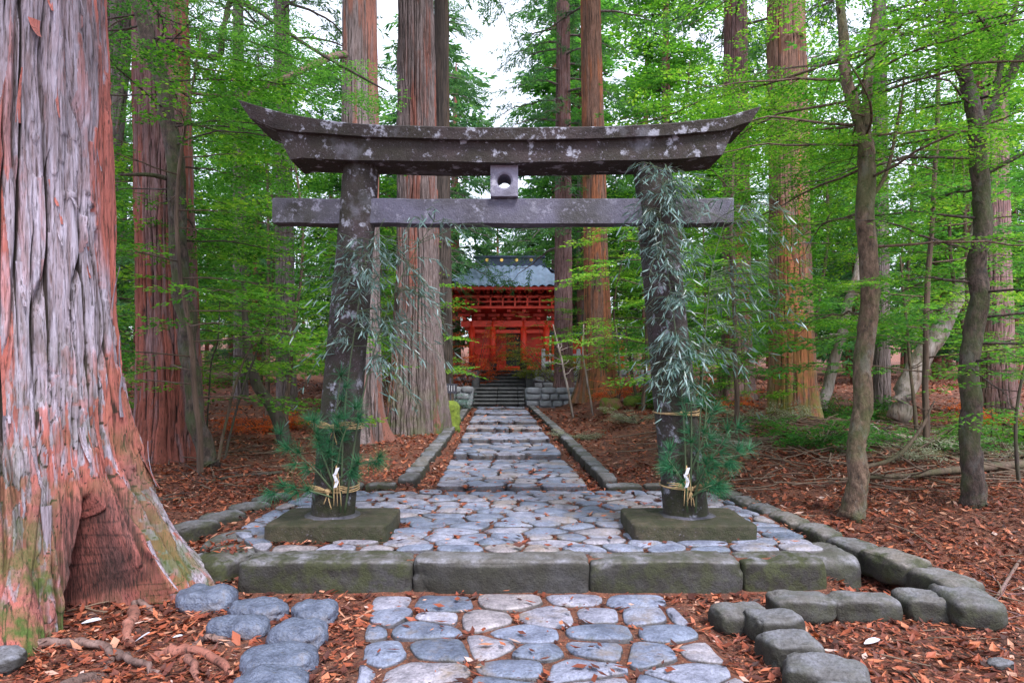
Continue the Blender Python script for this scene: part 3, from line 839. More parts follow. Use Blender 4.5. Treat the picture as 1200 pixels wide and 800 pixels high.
def clear(I):
    """the open lane of the path and the space round the torii"""
    x, y, z = I[:, 0], I[:, 1], I[:, 2]
    # use the middle of each spray
    mx = x + np.cos(I[:, 3]) * I[:, 6] * .5; my = y + np.sin(I[:, 3]) * I[:, 6] * .5
    lane = (np.abs(mx) < 1.25 + .25 * I[:, 6]) & (my < 34)
    front = (my < 6.4) & (np.abs(mx) < 2.75)
    near = (my < 3.6) & (np.abs(mx) < 4)
    big = (my < 5.6) & (mx < 0)
    return ~(lane | front | near | big)

# ------------------------------------------------------------------ the giant tree on the left
def giant():
    cx, cy = -3.36, 4.45
    root = empty('cedar_tree', (cx, cy, -.3), 'huge old cedar with flaking lilac and red bark and a flared hollow base', 'tree')
    def ang(a, b): return np.arctan2(np.sin(a - b), np.cos(a - b))
    def rfun(th, z, R):
        zz_ = z - .45 + .2      # height above the local ground
        zg = np.maximum(z - .25, 0)
        bump_ = lambda c, w_: np.exp(-(ang(th, c) / w_) ** 2)
        r = R * (1 + .05 * vn(np.cos(th) * 1.6, np.sin(th) * 1.6, z * .15, 4) + .02 * vn(np.cos(th) * 4, np.sin(th) * 4, z * .3, 6))
        r = r + .13 * np.exp(-zg / .9)
        r = r + bump_(math.radians(17), .42) * .60 * np.exp(-zg / .72)
        r = r + bump_(math.radians(-58), .42) * .34 * np.exp(-zg / .6)
        r = r + bump_(math.radians(75), .5) * .35 * np.exp(-zg / .6)
        r = r + bump_(math.radians(180), 1.0) * .45 * np.exp(-zg / .7)
        arch = sm((.80 - zg) / .35) * sm((.66 - .62 * np.clip(zg / .8, 0, 1) ** 1.1 - np.abs(ang(th, math.radians(-14))) * 2.2) / .22)
        return r - 1.0 * arch * (.5 + r * .3)
    mb = MB()
    trunk(mb, [(cx, cy, -.45, .62), (cx, cy, 1.5, .60), (cx, cy, 3, .59), (cx - .02, cy, 5, .56), (cx - .05, cy + .05, 8, .5), (cx, cy, 14, .42), (cx, cy, 24, .12)],
          1000, 640, 24, 1.3, .055, 3, rfun=rfun, redness=.11, mossh=1.1)
    v = mb.v[0]; th = np.arctan2(v[:, 1] - cy, v[:, 0] - cx); hg = np.clip((1.6 - v[:, 2]) / 1.2, 0, 1) * .9 + .1
    fr = 9 * fbm(np.cos(th) * 3.2, np.sin(th) * 3.2, v[:, 2] * 1.3, 91, 4); lv = np.floor(fr); f_ = fr - lv
    pl = (lv + np.clip(f_ / .12, 0, 1)) * .011
    h2 = 7 * fbm(np.cos(th) * 9, np.sin(th) * 9, v[:, 2] * 2.6, 95, 3); l2 = np.floor(h2); pl = pl + (l2 + np.clip((h2 - l2) / .15, 0, 1)) * .006
    nrm = np.stack([np.cos(th), np.sin(th), 0 * th], 1)
    ins_ = sm((.66 - v[:, 2]) / .2) * sm((.30 - np.abs(th + .24)) / .08); pl = pl * (1 - .85 * ins_)
    mb.v[0] = v + nrm * (pl * hg)[:, None]
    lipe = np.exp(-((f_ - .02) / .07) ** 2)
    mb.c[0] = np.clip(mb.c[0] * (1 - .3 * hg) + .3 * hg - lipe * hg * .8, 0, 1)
    PLV = _h(lv, l2, lv * 0, 5)
    # more red at the base flare
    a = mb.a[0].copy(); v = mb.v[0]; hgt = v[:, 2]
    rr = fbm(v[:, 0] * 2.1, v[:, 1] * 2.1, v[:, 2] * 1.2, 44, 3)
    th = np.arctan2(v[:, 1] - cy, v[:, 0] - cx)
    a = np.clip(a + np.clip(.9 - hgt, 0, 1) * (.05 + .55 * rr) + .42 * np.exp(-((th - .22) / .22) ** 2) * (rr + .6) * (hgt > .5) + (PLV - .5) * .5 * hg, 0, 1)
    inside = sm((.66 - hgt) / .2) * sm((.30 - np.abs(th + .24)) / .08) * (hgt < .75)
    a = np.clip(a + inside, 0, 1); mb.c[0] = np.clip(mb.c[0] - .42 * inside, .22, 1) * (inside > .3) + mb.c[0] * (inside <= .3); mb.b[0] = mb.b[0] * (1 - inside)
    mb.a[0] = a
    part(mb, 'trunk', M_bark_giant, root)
    # peeling strips of bark standing off the trunk
    r = np.random.default_rng(5); mb = MB()
    for k in range(46):
        th0 = r.uniform(-1.35, .5); z = r.uniform(.2, 4.3); L = r.uniform(.12, .5); wd = r.uniform(.012, .035)
        rad = .6 + .13 * math.exp(-max(z, 0) / .9) + .58 * math.exp(-((th0 - .24) / .5) ** 2 - z / .72) + .34 * math.exp(-((th0 + 1.0) / .42) ** 2 - z / .6) + .012
        n = 7; t = np.linspace(0, 1, n); cur = r.uniform(.02, .07)
        rr_ = rad + cur * t ** 2.2 - .02; tz = z - L * t if r.random() < .7 else z + L * t
        dr = .58 * math.exp(-((th0 - .24) / .5) ** 2)
        rr_ = rr_ + (dr * (np.exp(-tz / .72) - math.exp(-z / .72)) if z < 1.5 else 0)
        a1 = th0 + r.normal(0, .01) * t
        V = []
        for s_ in (-1, 0, 1):
            aa = a1 + s_ * wd / rad * (1 - .75 * t)
            V.append(np.stack([cx + (rr_ - .004 * abs(s_)) * np.cos(aa), cy + (rr_ - .004 * abs(s_)) * np.sin(aa), tz], 1))
        V = np.concatenate(V); Qs = []
        for s_ in range(2):
            for i in range(n - 1): Qs.append((s_ * n + i, s_ * n + i + 1, s_ * n + n + i + 1, s_ * n + n + i))
        mb.add(V, Qs, None, r.choice([.2, .45, .8, .95]))
    tag(part(mb, 'loose_bark', M_bark_giant, root), kind='stuff')
    # surface roots
    R_ = [[(160, 688, 4.6), (157, 712, 4.2), (148, 735, 3.95), (165, 745, 3.8)], [(60, 742, 3.85), (95, 745, 3.8), (130, 752, 3.7), (100, 800, 3.2)],
          [(125, 735, 3.9), (150, 760, 3.6), (180, 775, 3.5), (205, 810, 3.2)], [(175, 758, 3.7), (210, 750, 3.7), (255, 765, 3.6), (285, 800, 3.25)],
          [(210, 752, 3.7), (225, 775, 3.5), (240, 810, 3.2)], [(195, 705, 4.25), (160, 690, 4.45), (150, 715, 4.1)], [(0, 745, 3.85), (50, 742, 3.8), (110, 735, 3.9)],
          [(120, 770, 3.5), (80, 790, 3.3), (40, 830, 3.)], [(220, 745, 3.8), (250, 735, 3.85), (285, 745, 3.8)]]
    for i, pts in enumerate(R_):
        P = []
        for j, (a_, b_, Y) in enumerate(pts):
            q = W(a_, b_, Y); q[2] = float(G(q[0], q[1])) + (.015 if 0 < j < len(pts) - 1 else -.03) + .02 * (j == 1); P.append(q)
        mb = MB(); P = curve(P, 22); P += r.normal(0, .006, P.shape)
        tube(mb, P, np.interp(np.linspace(0, 1, 22), [0, .6, 1], [.036, .026, .012]) * r.uniform(.7, 1.2), 10, True, r.random() * .7, 0, i, .35)
        part(mb, 'root', M_bark_root, root)
    # crown high above
    br, inst = MB(), []
    for i in range(34):
        z = 8 + 15 * (i / 34); grow(br, inst, (cx, cy, z), r.uniform(0, 6.28), max(1.2, 4.2 * (1 - (z - 8) / 18)), r, .1, .35, .05, .4, .3, (.7, 1.1), .5)
    part(br, 'branches', M_bark_grey, root)
    c = MB(); put(c, CON_F, inst, 4); part(c, 'crown', M_cedar, root, False)
giant()

# ------------------------------------------------------------------ cedars
# one crown mesh shared by the tall cedars
def cedar_crown_mesh(seed, h=15., L0=3.0, n=60):
    r = np.random.default_rng(seed); br, inst = MB(), []
    for i in range(n):
        z = h * (i / n) ** .95; L = max(.6, L0 * (1 - (z / h) ** 1.3) * r.uniform(.6, 1.1))
        grow(br, inst, (0, 0, z), r.uniform(0, 6.28), L, r, .05, .35, .04, .38, .26, (.55, .9), .5, pitch=-.3)
    c = MB(); put(c, CON, inst, seed)
    return br, c
CR = []
for s in range(2):
    b_, c_ = cedar_crown_mesh(400 + s)
    bo = b_.build('branches', M_bark_grey, origin=(0, 0, 0)); co_ = c_.build('crown', M_cedar, origin=(0, 0, 0), smooth=False)
    CR.append((bo.data, co_.data)); bpy.data.objects.remove(bo); bpy.data.objects.remove(co_)
def child_mesh(name, me, parent, loc=(0, 0, 0), rz=0, sc=1):
    o = bpy.data.objects.new(name, me); COL.objects.link(o); o.parent = parent; o.location = loc; o.rotation_euler = (0, 0, rz); o.scale = (sc, sc, sc)
    return o

def cedar(pxb, Y, pw, label, m, seed, pxt=None, ztop=20, crown=9, ns=140, nv=150, flare=.5, red=0., mossh=0., ncell=16, dec=.5, lob=.35, depth=.022, extra=None, csc=1.):
    x = (pxb - 600) * Y / F; g = float(G(x, Y))
    R = pw * Y / F / 2
    zt_ = ZC + HY * Y / F
    xt = x if pxt is None else (pxt - 600) * Y / F
    lean = (xt - x) / (zt_ - g)
    root = empty('cedar_tree', (x, Y, g - .1), label, 'tree')
    mb = MB()
    H = ztop + crown * .6
    zs = [g - .15, g + 1.5, g + 4, g + 8, g + H * .7, g + H]
    rs = [R * 1.15, R * 1.08, R, R * .92, R * .6, R * .1]
    trunk(mb, [(x + lean * (z - g), Y, z, r_) for z, r_ in zip(zs, rs)], ns, nv, ncell, 1.1, depth, seed, flare, dec, 5, lob, red, mossh)
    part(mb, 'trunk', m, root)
    b_, c_ = CR[seed % 2]; r = random.Random(seed)
    rz = r.uniform(0, 6.28)
    cx = lean * crown
    child_mesh('branches', b_, root, (cx, 0, crown), rz, csc); child_mesh('crown', c_, root, (cx, 0, crown), rz, csc)
    return root, x, g
cedar(199, 10.0, 62, 'thick red barked cedar behind the giant tree, left of the torii', M_bark_red, 11, pxt=188, flare=.28, red=.22, ns=260, nv=260, ncell=20, depth=.03, crown=10)
cedar(424, 12.4, 42, 'slim brown cedar rising just behind the left torii post', M_bark_grey, 12, pxt=421, flare=.55, red=.1, lob=.5, dec=.35, crown=11)
cedar(490, 14.3, 44, 'broad cedar with striped grey and red bark left of the path', M_bark_stripe, 13, pxt=487, flare=.55, red=-.02, mossh=1., ns=420, nv=260, ncell=26, dec=1.6, lob=.15, depth=.055, crown=11)
cedar(521, 17.5, 18, 'narrow dark cedar half hidden behind the broad striped one', M_bark_dark, 14, pxt=517, crown=12)
cedar(660, 23.5, 20, 'slender pale red cedar beside the stone steps', M_bark_red, 15, pxt=660, flare=.6, red=-.05, crown=5.5, csc=1.0, mossh=.5)
cedar(702, 21, 28, 'orange footed cedar on the bank right of the steps', M_bark_warm, 16, pxt=692, flare=.9, red=.25, dec=1.1, lob=.4, mossh=.4, crown=12)
cedar(864, 20, 31, 'far cedar with bright mossy foot right of the right torii post', M_bark_red, 17, pxt=862, flare=.5, red=.0, dec=.7, mossh=1., crown=11)
cedar(929, 13.5, 44, 'tall red brown cedar on the right bank with a mossy foot', M_bark_warm, 18, pxt=921, flare=.3, red=.05, mossh=.7, ns=200, nv=200, ncell=20, depth=.028, dec=.8, crown=11)
cedar(1168, 15.5, 34, 'grey red cedar at the right behind the dark forked tree', M_bark_red, 19, pxt=1158, flare=.5, red=-.1, mossh=.3, crown=11)
cedar(336, 19, 20, 'pale grey straight trunk far back between leaning stems and left post', M_bark_grey, 20, pxt=330, flare=.25, red=-.3, crown=9)
cedar(1034, 17, 16, 'lilac grey straight trunk seen just right of the tan forked tree', M_bark_grey, 21, pxt=1030, flare=.2, red=-.3, crown=9)
cedar(282, 23, 14, 'short looking whitish trunk base left of the orange shrub', M_bark_grey, 22, pxt=279, flare=.2, red=-.3, crown=9)
cedar(516, 25, 12, 'thin young cedar with low foliage behind the broad striped cedar', M_bark_dark, 24, pxt=522, crown=4., csc=.85)
cedar(85, 16, 40, 'brown cedar glimpsed between the giant tree and the red barked one', M_bark_grey, 23, pxt=140, flare=.3, red=-.0, crown=9)

# ------------------------------------------------------------------ forked broadleaf trees with near foliage
def stem(mb, pts, seed=0, ns=20, n=40, tint=.3, rough=.12, moss=0.):
    C = curve(pts, n); C[1:-1, :2] += (C[1:-1, 3:4] * .35) * np.stack([vn(C[1:-1, 2] * 3, seed, 0, 1), vn(C[1:-1, 2] * 3, seed, 5, 2)], 1)
    tube(mb, C[:, :3], C[:, 3], ns, True, tint, moss, seed, rough)
    return C
def at(C, t):
    k = t * (len(C) - 1); i = min(int(k), len(C) - 2); return C[i] * (1 - (k - i)) + C[i + 1] * (k - i)
def forked(name, label, stems, m, leafm, limbs, seed, temps, wsc=1., dens=.15, sc=(.45, .7), tintb=.5, cat='tree', filt=clear, r0=.013):
    r = np.random.default_rng(seed)
    p0 = stems[0][0]
    root = empty(name, (p0[0], p0[1], p0[2]), label, cat)
    stems = [[(p[0], p[1], p[2], p[3] * wsc) for p in s_] for s_ in stems]
    mb = MB(); Cs = [stem(mb, s, seed + i, ns=32, n=110, moss=.6, rough=.16) for i, s in enumerate(stems)]
    part(mb, 'trunk', m, root)
    br, inst = MB(), []
    for (si, t, az, L, rise) in limbs:
        p = at(Cs[si], t)[:3]
        grow(br, inst, p, math.radians(az), L, r, rise, .22, r0, .42, dens, sc, tintb, cl=True)
    part(br, 'branches', m, root)
    c = MB(); put(c, temps, inst, seed, filt); part(c, 'crown', leafm, root, False)
    return root
def wr(x, y, Y, pw): return (*W(x, y, Y), pw * Y / F / 2)
rr = random.Random(3)
# tan forked tree, right
st9 = [[wr(995, 612, 6.0, 36), wr(1003, 560, 6.0, 27), wr(1012, 450, 6.0, 24), wr(1018, 330, 6.0, 24), wr(1013, 200, 6.02, 23), wr(1008, 150, 6.05, 18), wr(992, 90, 6.1, 15), wr(985, 0, 6.2, 12), wr(975, -200, 6.4, 8), wr(970, -380, 6.4, 3)],
       [wr(1010, 235, 6.0, 15), wr(1016, 160, 6.0, 13), wr(1018, 90, 6.0, 12), wr(1030, 0, 6.0, 10), wr(1050, -160, 5.9, 7), wr(1060, -300, 5.9, 3)],
       [wr(1020, 235, 6.0, 6), wr(1040, 200, 6.0, 5), wr(1055, 130, 6.0, 4), wr(1060, 80, 6.0, 2)]]
limbs = []
for t in np.linspace(.30, .93, 20):
    limbs.append((0, t, rr.uniform(0, 360), rr.uniform(1.3, 2.4), rr.uniform(.05, .4)))
for t in np.linspace(.2, .95, 12):
    limbs.append((1, t, rr.uniform(0, 360), rr.uniform(1.2, 2.2), rr.uniform(.05, .4)))
limbs += [(0, .45, 100, 2.2, .1), (0, .5, 160, 2.4, .25), (0, .56, 150, 2.8, .25), (0, .62, 140, 3.2, .2), (0, .66, 165, 3.4, .2), (0, .7, 120, 3.0, .2), (1, .4, 60, 2.6, .2), (0, .6, 60, 2.2, .1)]
forked('forked_tree', 'tan barked tree forking above the right bank, nearer the path', st9, M_mot_tan, M_leaf, limbs, 901, FAN_N, .85, .2, (.42, .66), .58)
st10 = [[wr(1142, 600, 6.4, 44), wr(1140, 550, 6.4, 34), wr(1136, 450, 6.4, 31), wr(1146, 340, 6.4, 30), wr(1151, 240, 6.4, 28), wr(1146, 150, 6.4, 26), wr(1130, 80, 6.4, 22), wr(1113, 0, 6.4, 20), wr(1095, -200, 6.4, 13), wr(1085, -380, 6.4, 4)],
        [wr(1146, 152, 6.4, 20), wr(1172, 110, 6.35, 17), wr(1192, 70, 6.3, 15), wr(1235, 10, 6.2, 12), wr(1290, -100, 6.1, 6)],
        [wr(1165, 115, 6.35, 11), wr(1178, 50, 6.35, 9), wr(1192, 0, 6.35, 7), wr(1200, -90, 6.35, 3)],
        [wr(1152, 205, 6.4, 10), wr(1180, 190, 6.3, 8), wr(1210, 176, 6.2, 6), wr(1270, 160, 6.1, 3)]]
limbs = []
for t in np.linspace(.30, .93, 16): limbs.append((0, t, rr.uniform(0, 360), rr.uniform(1.2, 2.2), rr.uniform(.05, .3)))
for k in (1, 2):
    for t in np.linspace(.25, .95, 5): limbs.append((k, t, rr.uniform(0, 360), rr.uniform(1.2, 2.0), rr.uniform(.05, .3)))
limbs += [(3, .6, 340, 1.4, 0), (0, .33, 300, 1.1, .0), (0, .25, 285, 1.5, .02), (0, .27, 315, 1.2, .02), (0, .24, 255, 1.2, .0), (0, .36, 60, 2.0, .0), (0, .4, 20, 1.6, .0)]
forked('forked_tree', 'dark trunked tree with a high fork near the right edge', st10, M_mot_dark, M_leaf, limbs, 902, FAN_N, .68, .22, (.4, .62), .5)
# dark leaning tree, left, in front of the red cedar
stl = [[wr(246, 548, 9.0, 26), wr(240, 530, 9.0, 22), wr(224, 440, 9.0, 20), wr(215, 340, 9.0, 21), wr(207, 200, 9.0, 20), wr(190, 100, 9.0, 19), wr(172, 40, 9.0, 18), wr(162, 0, 9.0, 17), wr(150, -120, 9.0, 13), wr(160, -300, 9.0, 4)],
       [wr(188, 50, 9.0, 9), wr(215, 58, 8.95, 8), wr(255, 66, 8.9, 7), wr(262, 30, 8.9, 6), wr(270, 2, 8.9, 6), wr(300, 12, 8.8, 5), wr(370, 60, 8.6, 4), wr(455, 108, 8.3, 2)],
       [wr(200, 210, 9.0, 6), wr(175, 205, 8.8, 5), wr(140, 205, 8.6, 3)]]
limbs = [(0, t, rr.uniform(0, 360), rr.uniform(1.4, 2.6), rr.uniform(-.05, .25)) for t in np.linspace(.38, .95, 26)] + [(1, .45, 20, 1.6, .1), (1, .6, 80, 1.8, .1), (0, .5, 10, 2.4, .0), (0, .56, -10, 2.6, .05), (0, .62, 20, 2.4, .1)]
forked('leaning_tree', 'dark slim tree leaning against the red barked cedar on the left', stl, M_mot_dark, M_leafd, limbs, 903, FAN_N, .95, .24, (.45, .75), .6)

# ------------------------------------------------------------------ understory broadleaf trees: three kinds, copied
def understory(seed, H, n, leafm, temps, spread, z0f=.25, dens=.25, sc=(.5, .8), tint=.5, name='understory_tree', rise=(.0, .3), barkm=None):
    r = np.random.default_rng(seed)
    root = empty(name, (0, 0, 0))
    mb = MB(); sway = r.normal(0, .2, 4)
    C = stem(mb, [(0, 0, -.15, .05), (sway[0] * .6, sway[1] * .4, H * .25, .038), (sway[0] - .15, sway[1], H * .6, .028), (sway[2], sway[3], H, .012)], seed, 10, 24)
    part(mb, 'trunk', barkm or M_bark_tan, root)
    br, inst = MB(), []
    for i in range(n):
        t = z0f + (1 - z0f) * (i / n); L = spread * (1 - .55 * ((t - z0f) / (1 - z0f)) ** 1.5) * r.uniform(.7, 1.15)
        grow(br, inst, at(C, t)[:3], r.uniform(0, 6.28), L, r, r.uniform(*rise), .2, .012, .42, dens, sc, tint)
    part(br, 'branches', barkm or M_bark_tan, root)
    c = MB(); put(c, temps, inst, seed); part(c, 'crown', leafm, root, False)
    return root
def copy_tree(o, parent=None):
    c = o.copy(); COL.objects.link(c)
    if parent is not None: c.parent = parent
    for ch in [x for x in o.children]: copy_tree(ch, c)
    return c
U = [understory(501, 6.5, 22, M_leaf, FAN_M, 2.2), understory(502, 8.0, 26, M_leafd, FAN_M, 2.4, .2), understory(503, 5.0, 20, M_leaf, FAN_M, 2.0, .3, tint=.75)]
used = [False] * 3
def place_u(k, x, y, rz, s, label, group):
    o = U[k] if not used[k] else copy_tree(U[k]); used[k] = True
    o.location = (x, y, float(G(x, y))); o.rotation_euler = (0, 0, rz); o.scale = (s, s, s)
    tag(o, label, 'tree', group)
SP = [(0, -3.9, 8.6, 1.0, .85, 'thin green tree nearest behind the left border stones'),
      (2, -5.6, 11.6, .3, 1.1, 'light green layered tree right of the red barked cedar'),
      (1, -7.6, 12.5, 2.0, 1.1, 'deep green tree between the giant tree and the red cedar'),
      (0, -4.4, 13.2, 4.0, 1.0, 'leafy tree filling the gap left of the left torii post'),
      (1, -5.9, 16.5, 5.0, 1.15, 'tall deep green tree far left behind the leaning stems'),
      (2, -3.5, 17.5, .7, 1.0, 'light green tree between the slim and broad cedars'),
      (1, -9.5, 17.5, 1.5, 1.2, 'deep green tree behind the edge of the giant trunk'),
      (0, -7.6, 20.5, 3.3, 1.3, 'far fresh green tree over the reddish slope at left'),
      (2, -4.2, 21.0, 2.2, .9, 'small light green tree left of the stone steps'),
      (0, -4.6, 24.5, 5.5, 1.4, 'leafy tree behind the pale far trunk at left'),
      (0, 3.5, 10.6, 1.1, .85, 'fresh green tree right behind the right torii post'),
      (1, 5.6, 9.2, 2.4, .95, 'deep green tree between the two forked trees'),
      (2, 2.9, 15.2, .2, .95, 'light green layered tree left of the tall red brown cedar'),
      (1, 8.4, 12.6, 4.4, .9, 'deep green tree behind the dark forked tree'),
      (0, 5.9, 14.6, 3.4, 1.2, 'fresh green tree right of the tall red brown cedar'),
      (2, 9.4, 14.0, 5.1, 1.2, 'light green tree at the right edge behind the grey red cedar'),
      (1, 4.4, 17.6, .9, 1.1, 'deep green tree near the cedar with bright mossy foot'),
      (0, 7.9, 18.2, 2.9, 1.3, 'far fresh green tree behind the white leaning trunk'),
      (1, 11.0, 19.0, 1.9, 1.35, 'deep green tree at the far right edge'),
      (2, 3.5, 21.5, 4.1, .95, 'small light green tree right of the orange footed cedar'),
      (0, 6.0, 24.5, 5.9, 1.4, 'leafy tree far behind the mossy footed cedar')]
for k, x, y, rz, s, lb in SP: place_u(k, x, y, rz, s, lb, 'broadleaf trees under the cedars')

# far forest: four kinds of tall trees, copied
FT = []
for k in range(4):
    r = np.random.default_rng(600 + k); root = empty('forest_tree', (0, 0, 0)); mb = MB(); H = 20 + 2 * k
    trunk(mb, [(0, 0, -.6, .34), (.1, 0, H * .4, .28), (0, .1, H * .8, .14), (0, 0, H, .03)], 20, 30, 9, 1.2, .03, 600 + k, .35, .6)
    part(mb, 'trunk', M_bark_grey if k % 2 else M_bark_red, root)
    br, inst = MB(), []
    z0 = (.12, .22, .1, .3)[k] * H
    for i in range(64):
        z = z0 + (H - z0) * (i / 64); L = (3.6 if k % 2 else 3.1) * (1 - .75 * (z / H) ** 2) * r.uniform(.6, 1.1)
        grow(br, inst, (0, 0, z), r.uniform(0, 6.28), L, r, .1, .3, .04, .42, .42, (.9, 1.4), .5)
    part(br, 'branches', M_bark_dark, root)
    c = MB(); put(c, FAN_F if k % 2 else CON_F, inst, k); part(c, 'crown', (M_cedar, M_leafd, M_cedar, M_leaf)[k], root, False)
    FT.append(root)
r = np.random.default_rng(77); n_ft = 0
cand = [(-3.6, 44.0), (1.2, 50.0), (-1.2, 58.0), (4.0, 43.0), (-3.9, 31.0), (3.6, 34.5), (2.6, 40.0)]
for Y in np.concatenate([np.linspace(26, 40, 6), np.linspace(44, 80, 8)]):
    half = Y * .80
    for x in np.arange(-half, half, 7.5 if Y < 41 else 9.):
        cand.append((x + r.uniform(-1.5, 1.5), Y + r.uniform(-1, 1)))
for x, y in cand:
    if y < 34 and -5.0 < x < 6.0 and n_ft > 6: continue
    if abs(x + .2) < (3.6 if y < 55 else .0) and n_ft > 6: continue
    if y < 40 and n_ft < 3: pass
    k = n_ft % 4
    o = FT[k] if n_ft < 4 else copy_tree(FT[k]); n_ft += 1
    sc = r.uniform(.8, 1.15)
    sc *= r.uniform(.42, .75)
    if abs(x) < 7: sc *= .75 + .03 * abs(x)
    if n_ft <= 7: sc = (1.0, .6, .58, .95, .85, .9, .95)[n_ft - 1]
    o.location = (x, y, float(G(x, y))); o.rotation_euler = (0, 0, r.uniform(0, 6.28)); o.scale = (sc, sc, sc)
    tag(o, 'tall forest tree standing far behind, one of the many closing the view', 'tree', 'far forest trees')

# ------------------------------------------------------------------ small saplings, bare stems and leaning trunks
def bare(name, label, pts, m, cat='sapling', twigs=6, seed=0, group=None, tw=.5, ns=12):
    r = np.random.default_rng(seed); p0 = pts[0]
    root = empty(name, p0[:3], label, cat, group)
    mb = MB(); C = stem(mb, pts, seed, ns, 26, .3, .15, .3); part(mb, 'trunk', m, root)
    for k in range(twigs):
        mb = MB()
        p = at(C, r.uniform(.3, .98)); L = tw * r.uniform(.5, 1.2)
        P = limb_path(p[:3], r.uniform(0, 6.28), L, r.uniform(.1, .8), .2, r, 7, .25)
        tube(mb, P, np.linspace(max(.004, p[3] * .4), .002, 7), 5, False, .3)
        tube(mb, limb_path(P[3], r.uniform(0, 6.28), L * .5, .4, .2, r, 5, .25), [.003, .003, .002, .002, .002], 4, False, .3)
        part(mb, 'twig', m, root)
    return root
bare('leaning_tree', 'leaning whitish mottled trunk with moss at the right, behind the dark forked tree', [wr(1050, 492, 13, 26), wr(1068, 450, 13, 24), wr(1090, 405, 13, 22), wr(1112, 365, 13.2, 18), wr(1140, 300, 13.5, 14), wr(1150, 220, 13.7, 8)], M_bark_pale, 'tree', 5, 1)
bare('leaning_tree', 'thinner pale trunk leaning behind the tan forked tree', [wr(962, 480, 14, 14), wr(978, 420, 14, 12), wr(1000, 340, 14, 11), wr(1012, 280, 14.2, 8), wr(1020, 180, 14.5, 4)], M_bark_pale, 'tree', 5, 2)
bare('leaning_tree', 'mossy trunk leaning left behind the thin stems, beside the orange shrub', [wr(335, 528, 12, 18), wr(320, 480, 12, 15), wr(300, 445, 12, 12), wr(290, 400, 12, 9), wr(285, 330, 12, 5)], M_bark_dark, 'tree', 4, 3)
SAP = [((672, 470, 17.8, 5), (662, 440, 17.8, 4), (655, 410, 17.7, 4), (648, 380, 17.6, 2), 'white crooked sapling in front of the pale red cedar', M_bark_pale),
       ((695, 474, 17.2, 4), (688, 445, 17.2, 3), (683, 415, 17.2, 3), (684, 380, 17.2, 2), 'thin white sapling crossing the orange footed cedar', M_bark_pale),
       ((729, 458, 19, 5), (727, 435, 19, 4), (725, 412, 19, 3), (722, 380, 19, 2), 'straight pale sapling right of the orange footed cedar', M_bark_pale),
       ((748, 470, 17, 7), (742, 445, 17, 6), (738, 420, 17, 5), (732, 380, 17, 3), 'brown twisted sapling by the mossy stump', M_bark_tan),
       ((255, 540, 9.6, 6), (268, 480, 9.6, 5), (285, 425, 9.6, 4), (306, 385, 9.6, 3), 'slanting thin stem right of the dark leaning tree', M_bark_tan),
       ((262, 535, 9.9, 5), (280, 470, 9.9, 4), (298, 420, 9.9, 4), (318, 370, 9.9, 2), 'second slanting stem just beyond the first one', M_bark_dark),
       ((241, 470, 10.5, 4), (247, 430, 10.5, 3), (255, 400, 10.5, 3), (258, 350, 10.5, 2), 'short thin stem between dark tree and slanting stems', M_bark_dark),
       ((1075, 505, 11, 8), (1068, 440, 11, 6), (1062, 380, 11, 5), (1055, 300, 11, 3), 'thin mossy sapling between the two forked trees', M_bark_tan),
       ((820, 470, 15, 6), (823, 420, 15, 5), (826, 350, 15, 4), (824, 240, 15, 3), 'thin upright sapling just right of the right torii post', M_bark_tan),
       ((1195, 560, 7.2, 8), (1190, 500, 7.2, 6), (1198, 440, 7.2, 5), (1215, 380, 7.2, 3), 'thin sapling at the extreme right edge', M_bark_dark)]
for i, (a, b, c, d, lb, m) in enumerate(SAP):
    P = [wr(q[0], q[1], q[2], q[3] * .62) for q in (a, b, c, d)]; P[0] = (P[0][0], P[0][1], float(G(P[0][0], P[0][1])) - .03, P[0][3])
    bare('sapling', lb, P, m, 'sapling', 8, 30 + i, 'bare saplings under the trees', .6, 8)
# dead branches overhead at left, hung on the slim cedar
bare('dead_branch', 'crooked reddish dead branch sticking out left of the slim cedar above the torii', [wr(405, 64, 12.0, 8), wr(385, 68, 11.6, 8), wr(360, 80, 11.2, 7), wr(320, 98, 10.8, 6), wr(280, 112, 10.4, 5), wr(222, 110, 10.0, 3)], M_bark_red, 'branch', 6, 51, None, .6)
# low branches and fallen wood on the right bank
FW = [([(1095, 510, 9.6, 12), (1050, 505, 9.8, 12), (1010, 500, 10, 9)], 'pale fallen log lying on the right bank', M_bark_pale),
      ([(1200, 520, 8.0, 10), (1120, 545, 7.6, 8), (1060, 560, 7.4, 6), (1020, 556, 7.3, 4), (985, 570, 7.2, 3)], 'long mossy fallen branch reaching from the right edge to the tan tree', M_bark_tan),
      ([(1010, 548, 6.9, 5), (1050, 535, 7.0, 5), (1080, 500, 7.2, 4), (1095, 470, 7.3, 2)], 'upcurving dead branch between the forked trees', M_bark_tan),
      ([(1205, 510, 7.8, 7), (1170, 500, 8.2, 6), (1110, 492, 8.6, 4)], 'short fallen branch behind the dark forked tree', M_bark_dark),
      ([(880, 520, 9.5, 6), (850, 510, 9.9, 5), (830, 503, 10.2, 3)], 'thin fallen stick left of the tall red brown cedar', M_twigp),
      ([(215, 590, 6.9, 6), (165, 600, 6.7, 5), (120, 606, 6.6, 4)], 'dark fallen stick behind the root of the giant tree', M_bark_dark),
      ([(330, 552, 8.6, 5), (270, 560, 8.2, 4), (230, 572, 7.6, 3)], 'fallen stick on leaves left of the platform', M_bark_dark),
      ([(1195, 640, 5.3, 4), (1165, 690, 4.6, 4), (1145, 730, 4.0, 3)], 'thin reddish stick lying on leaves at lower right', M_bark_red)]
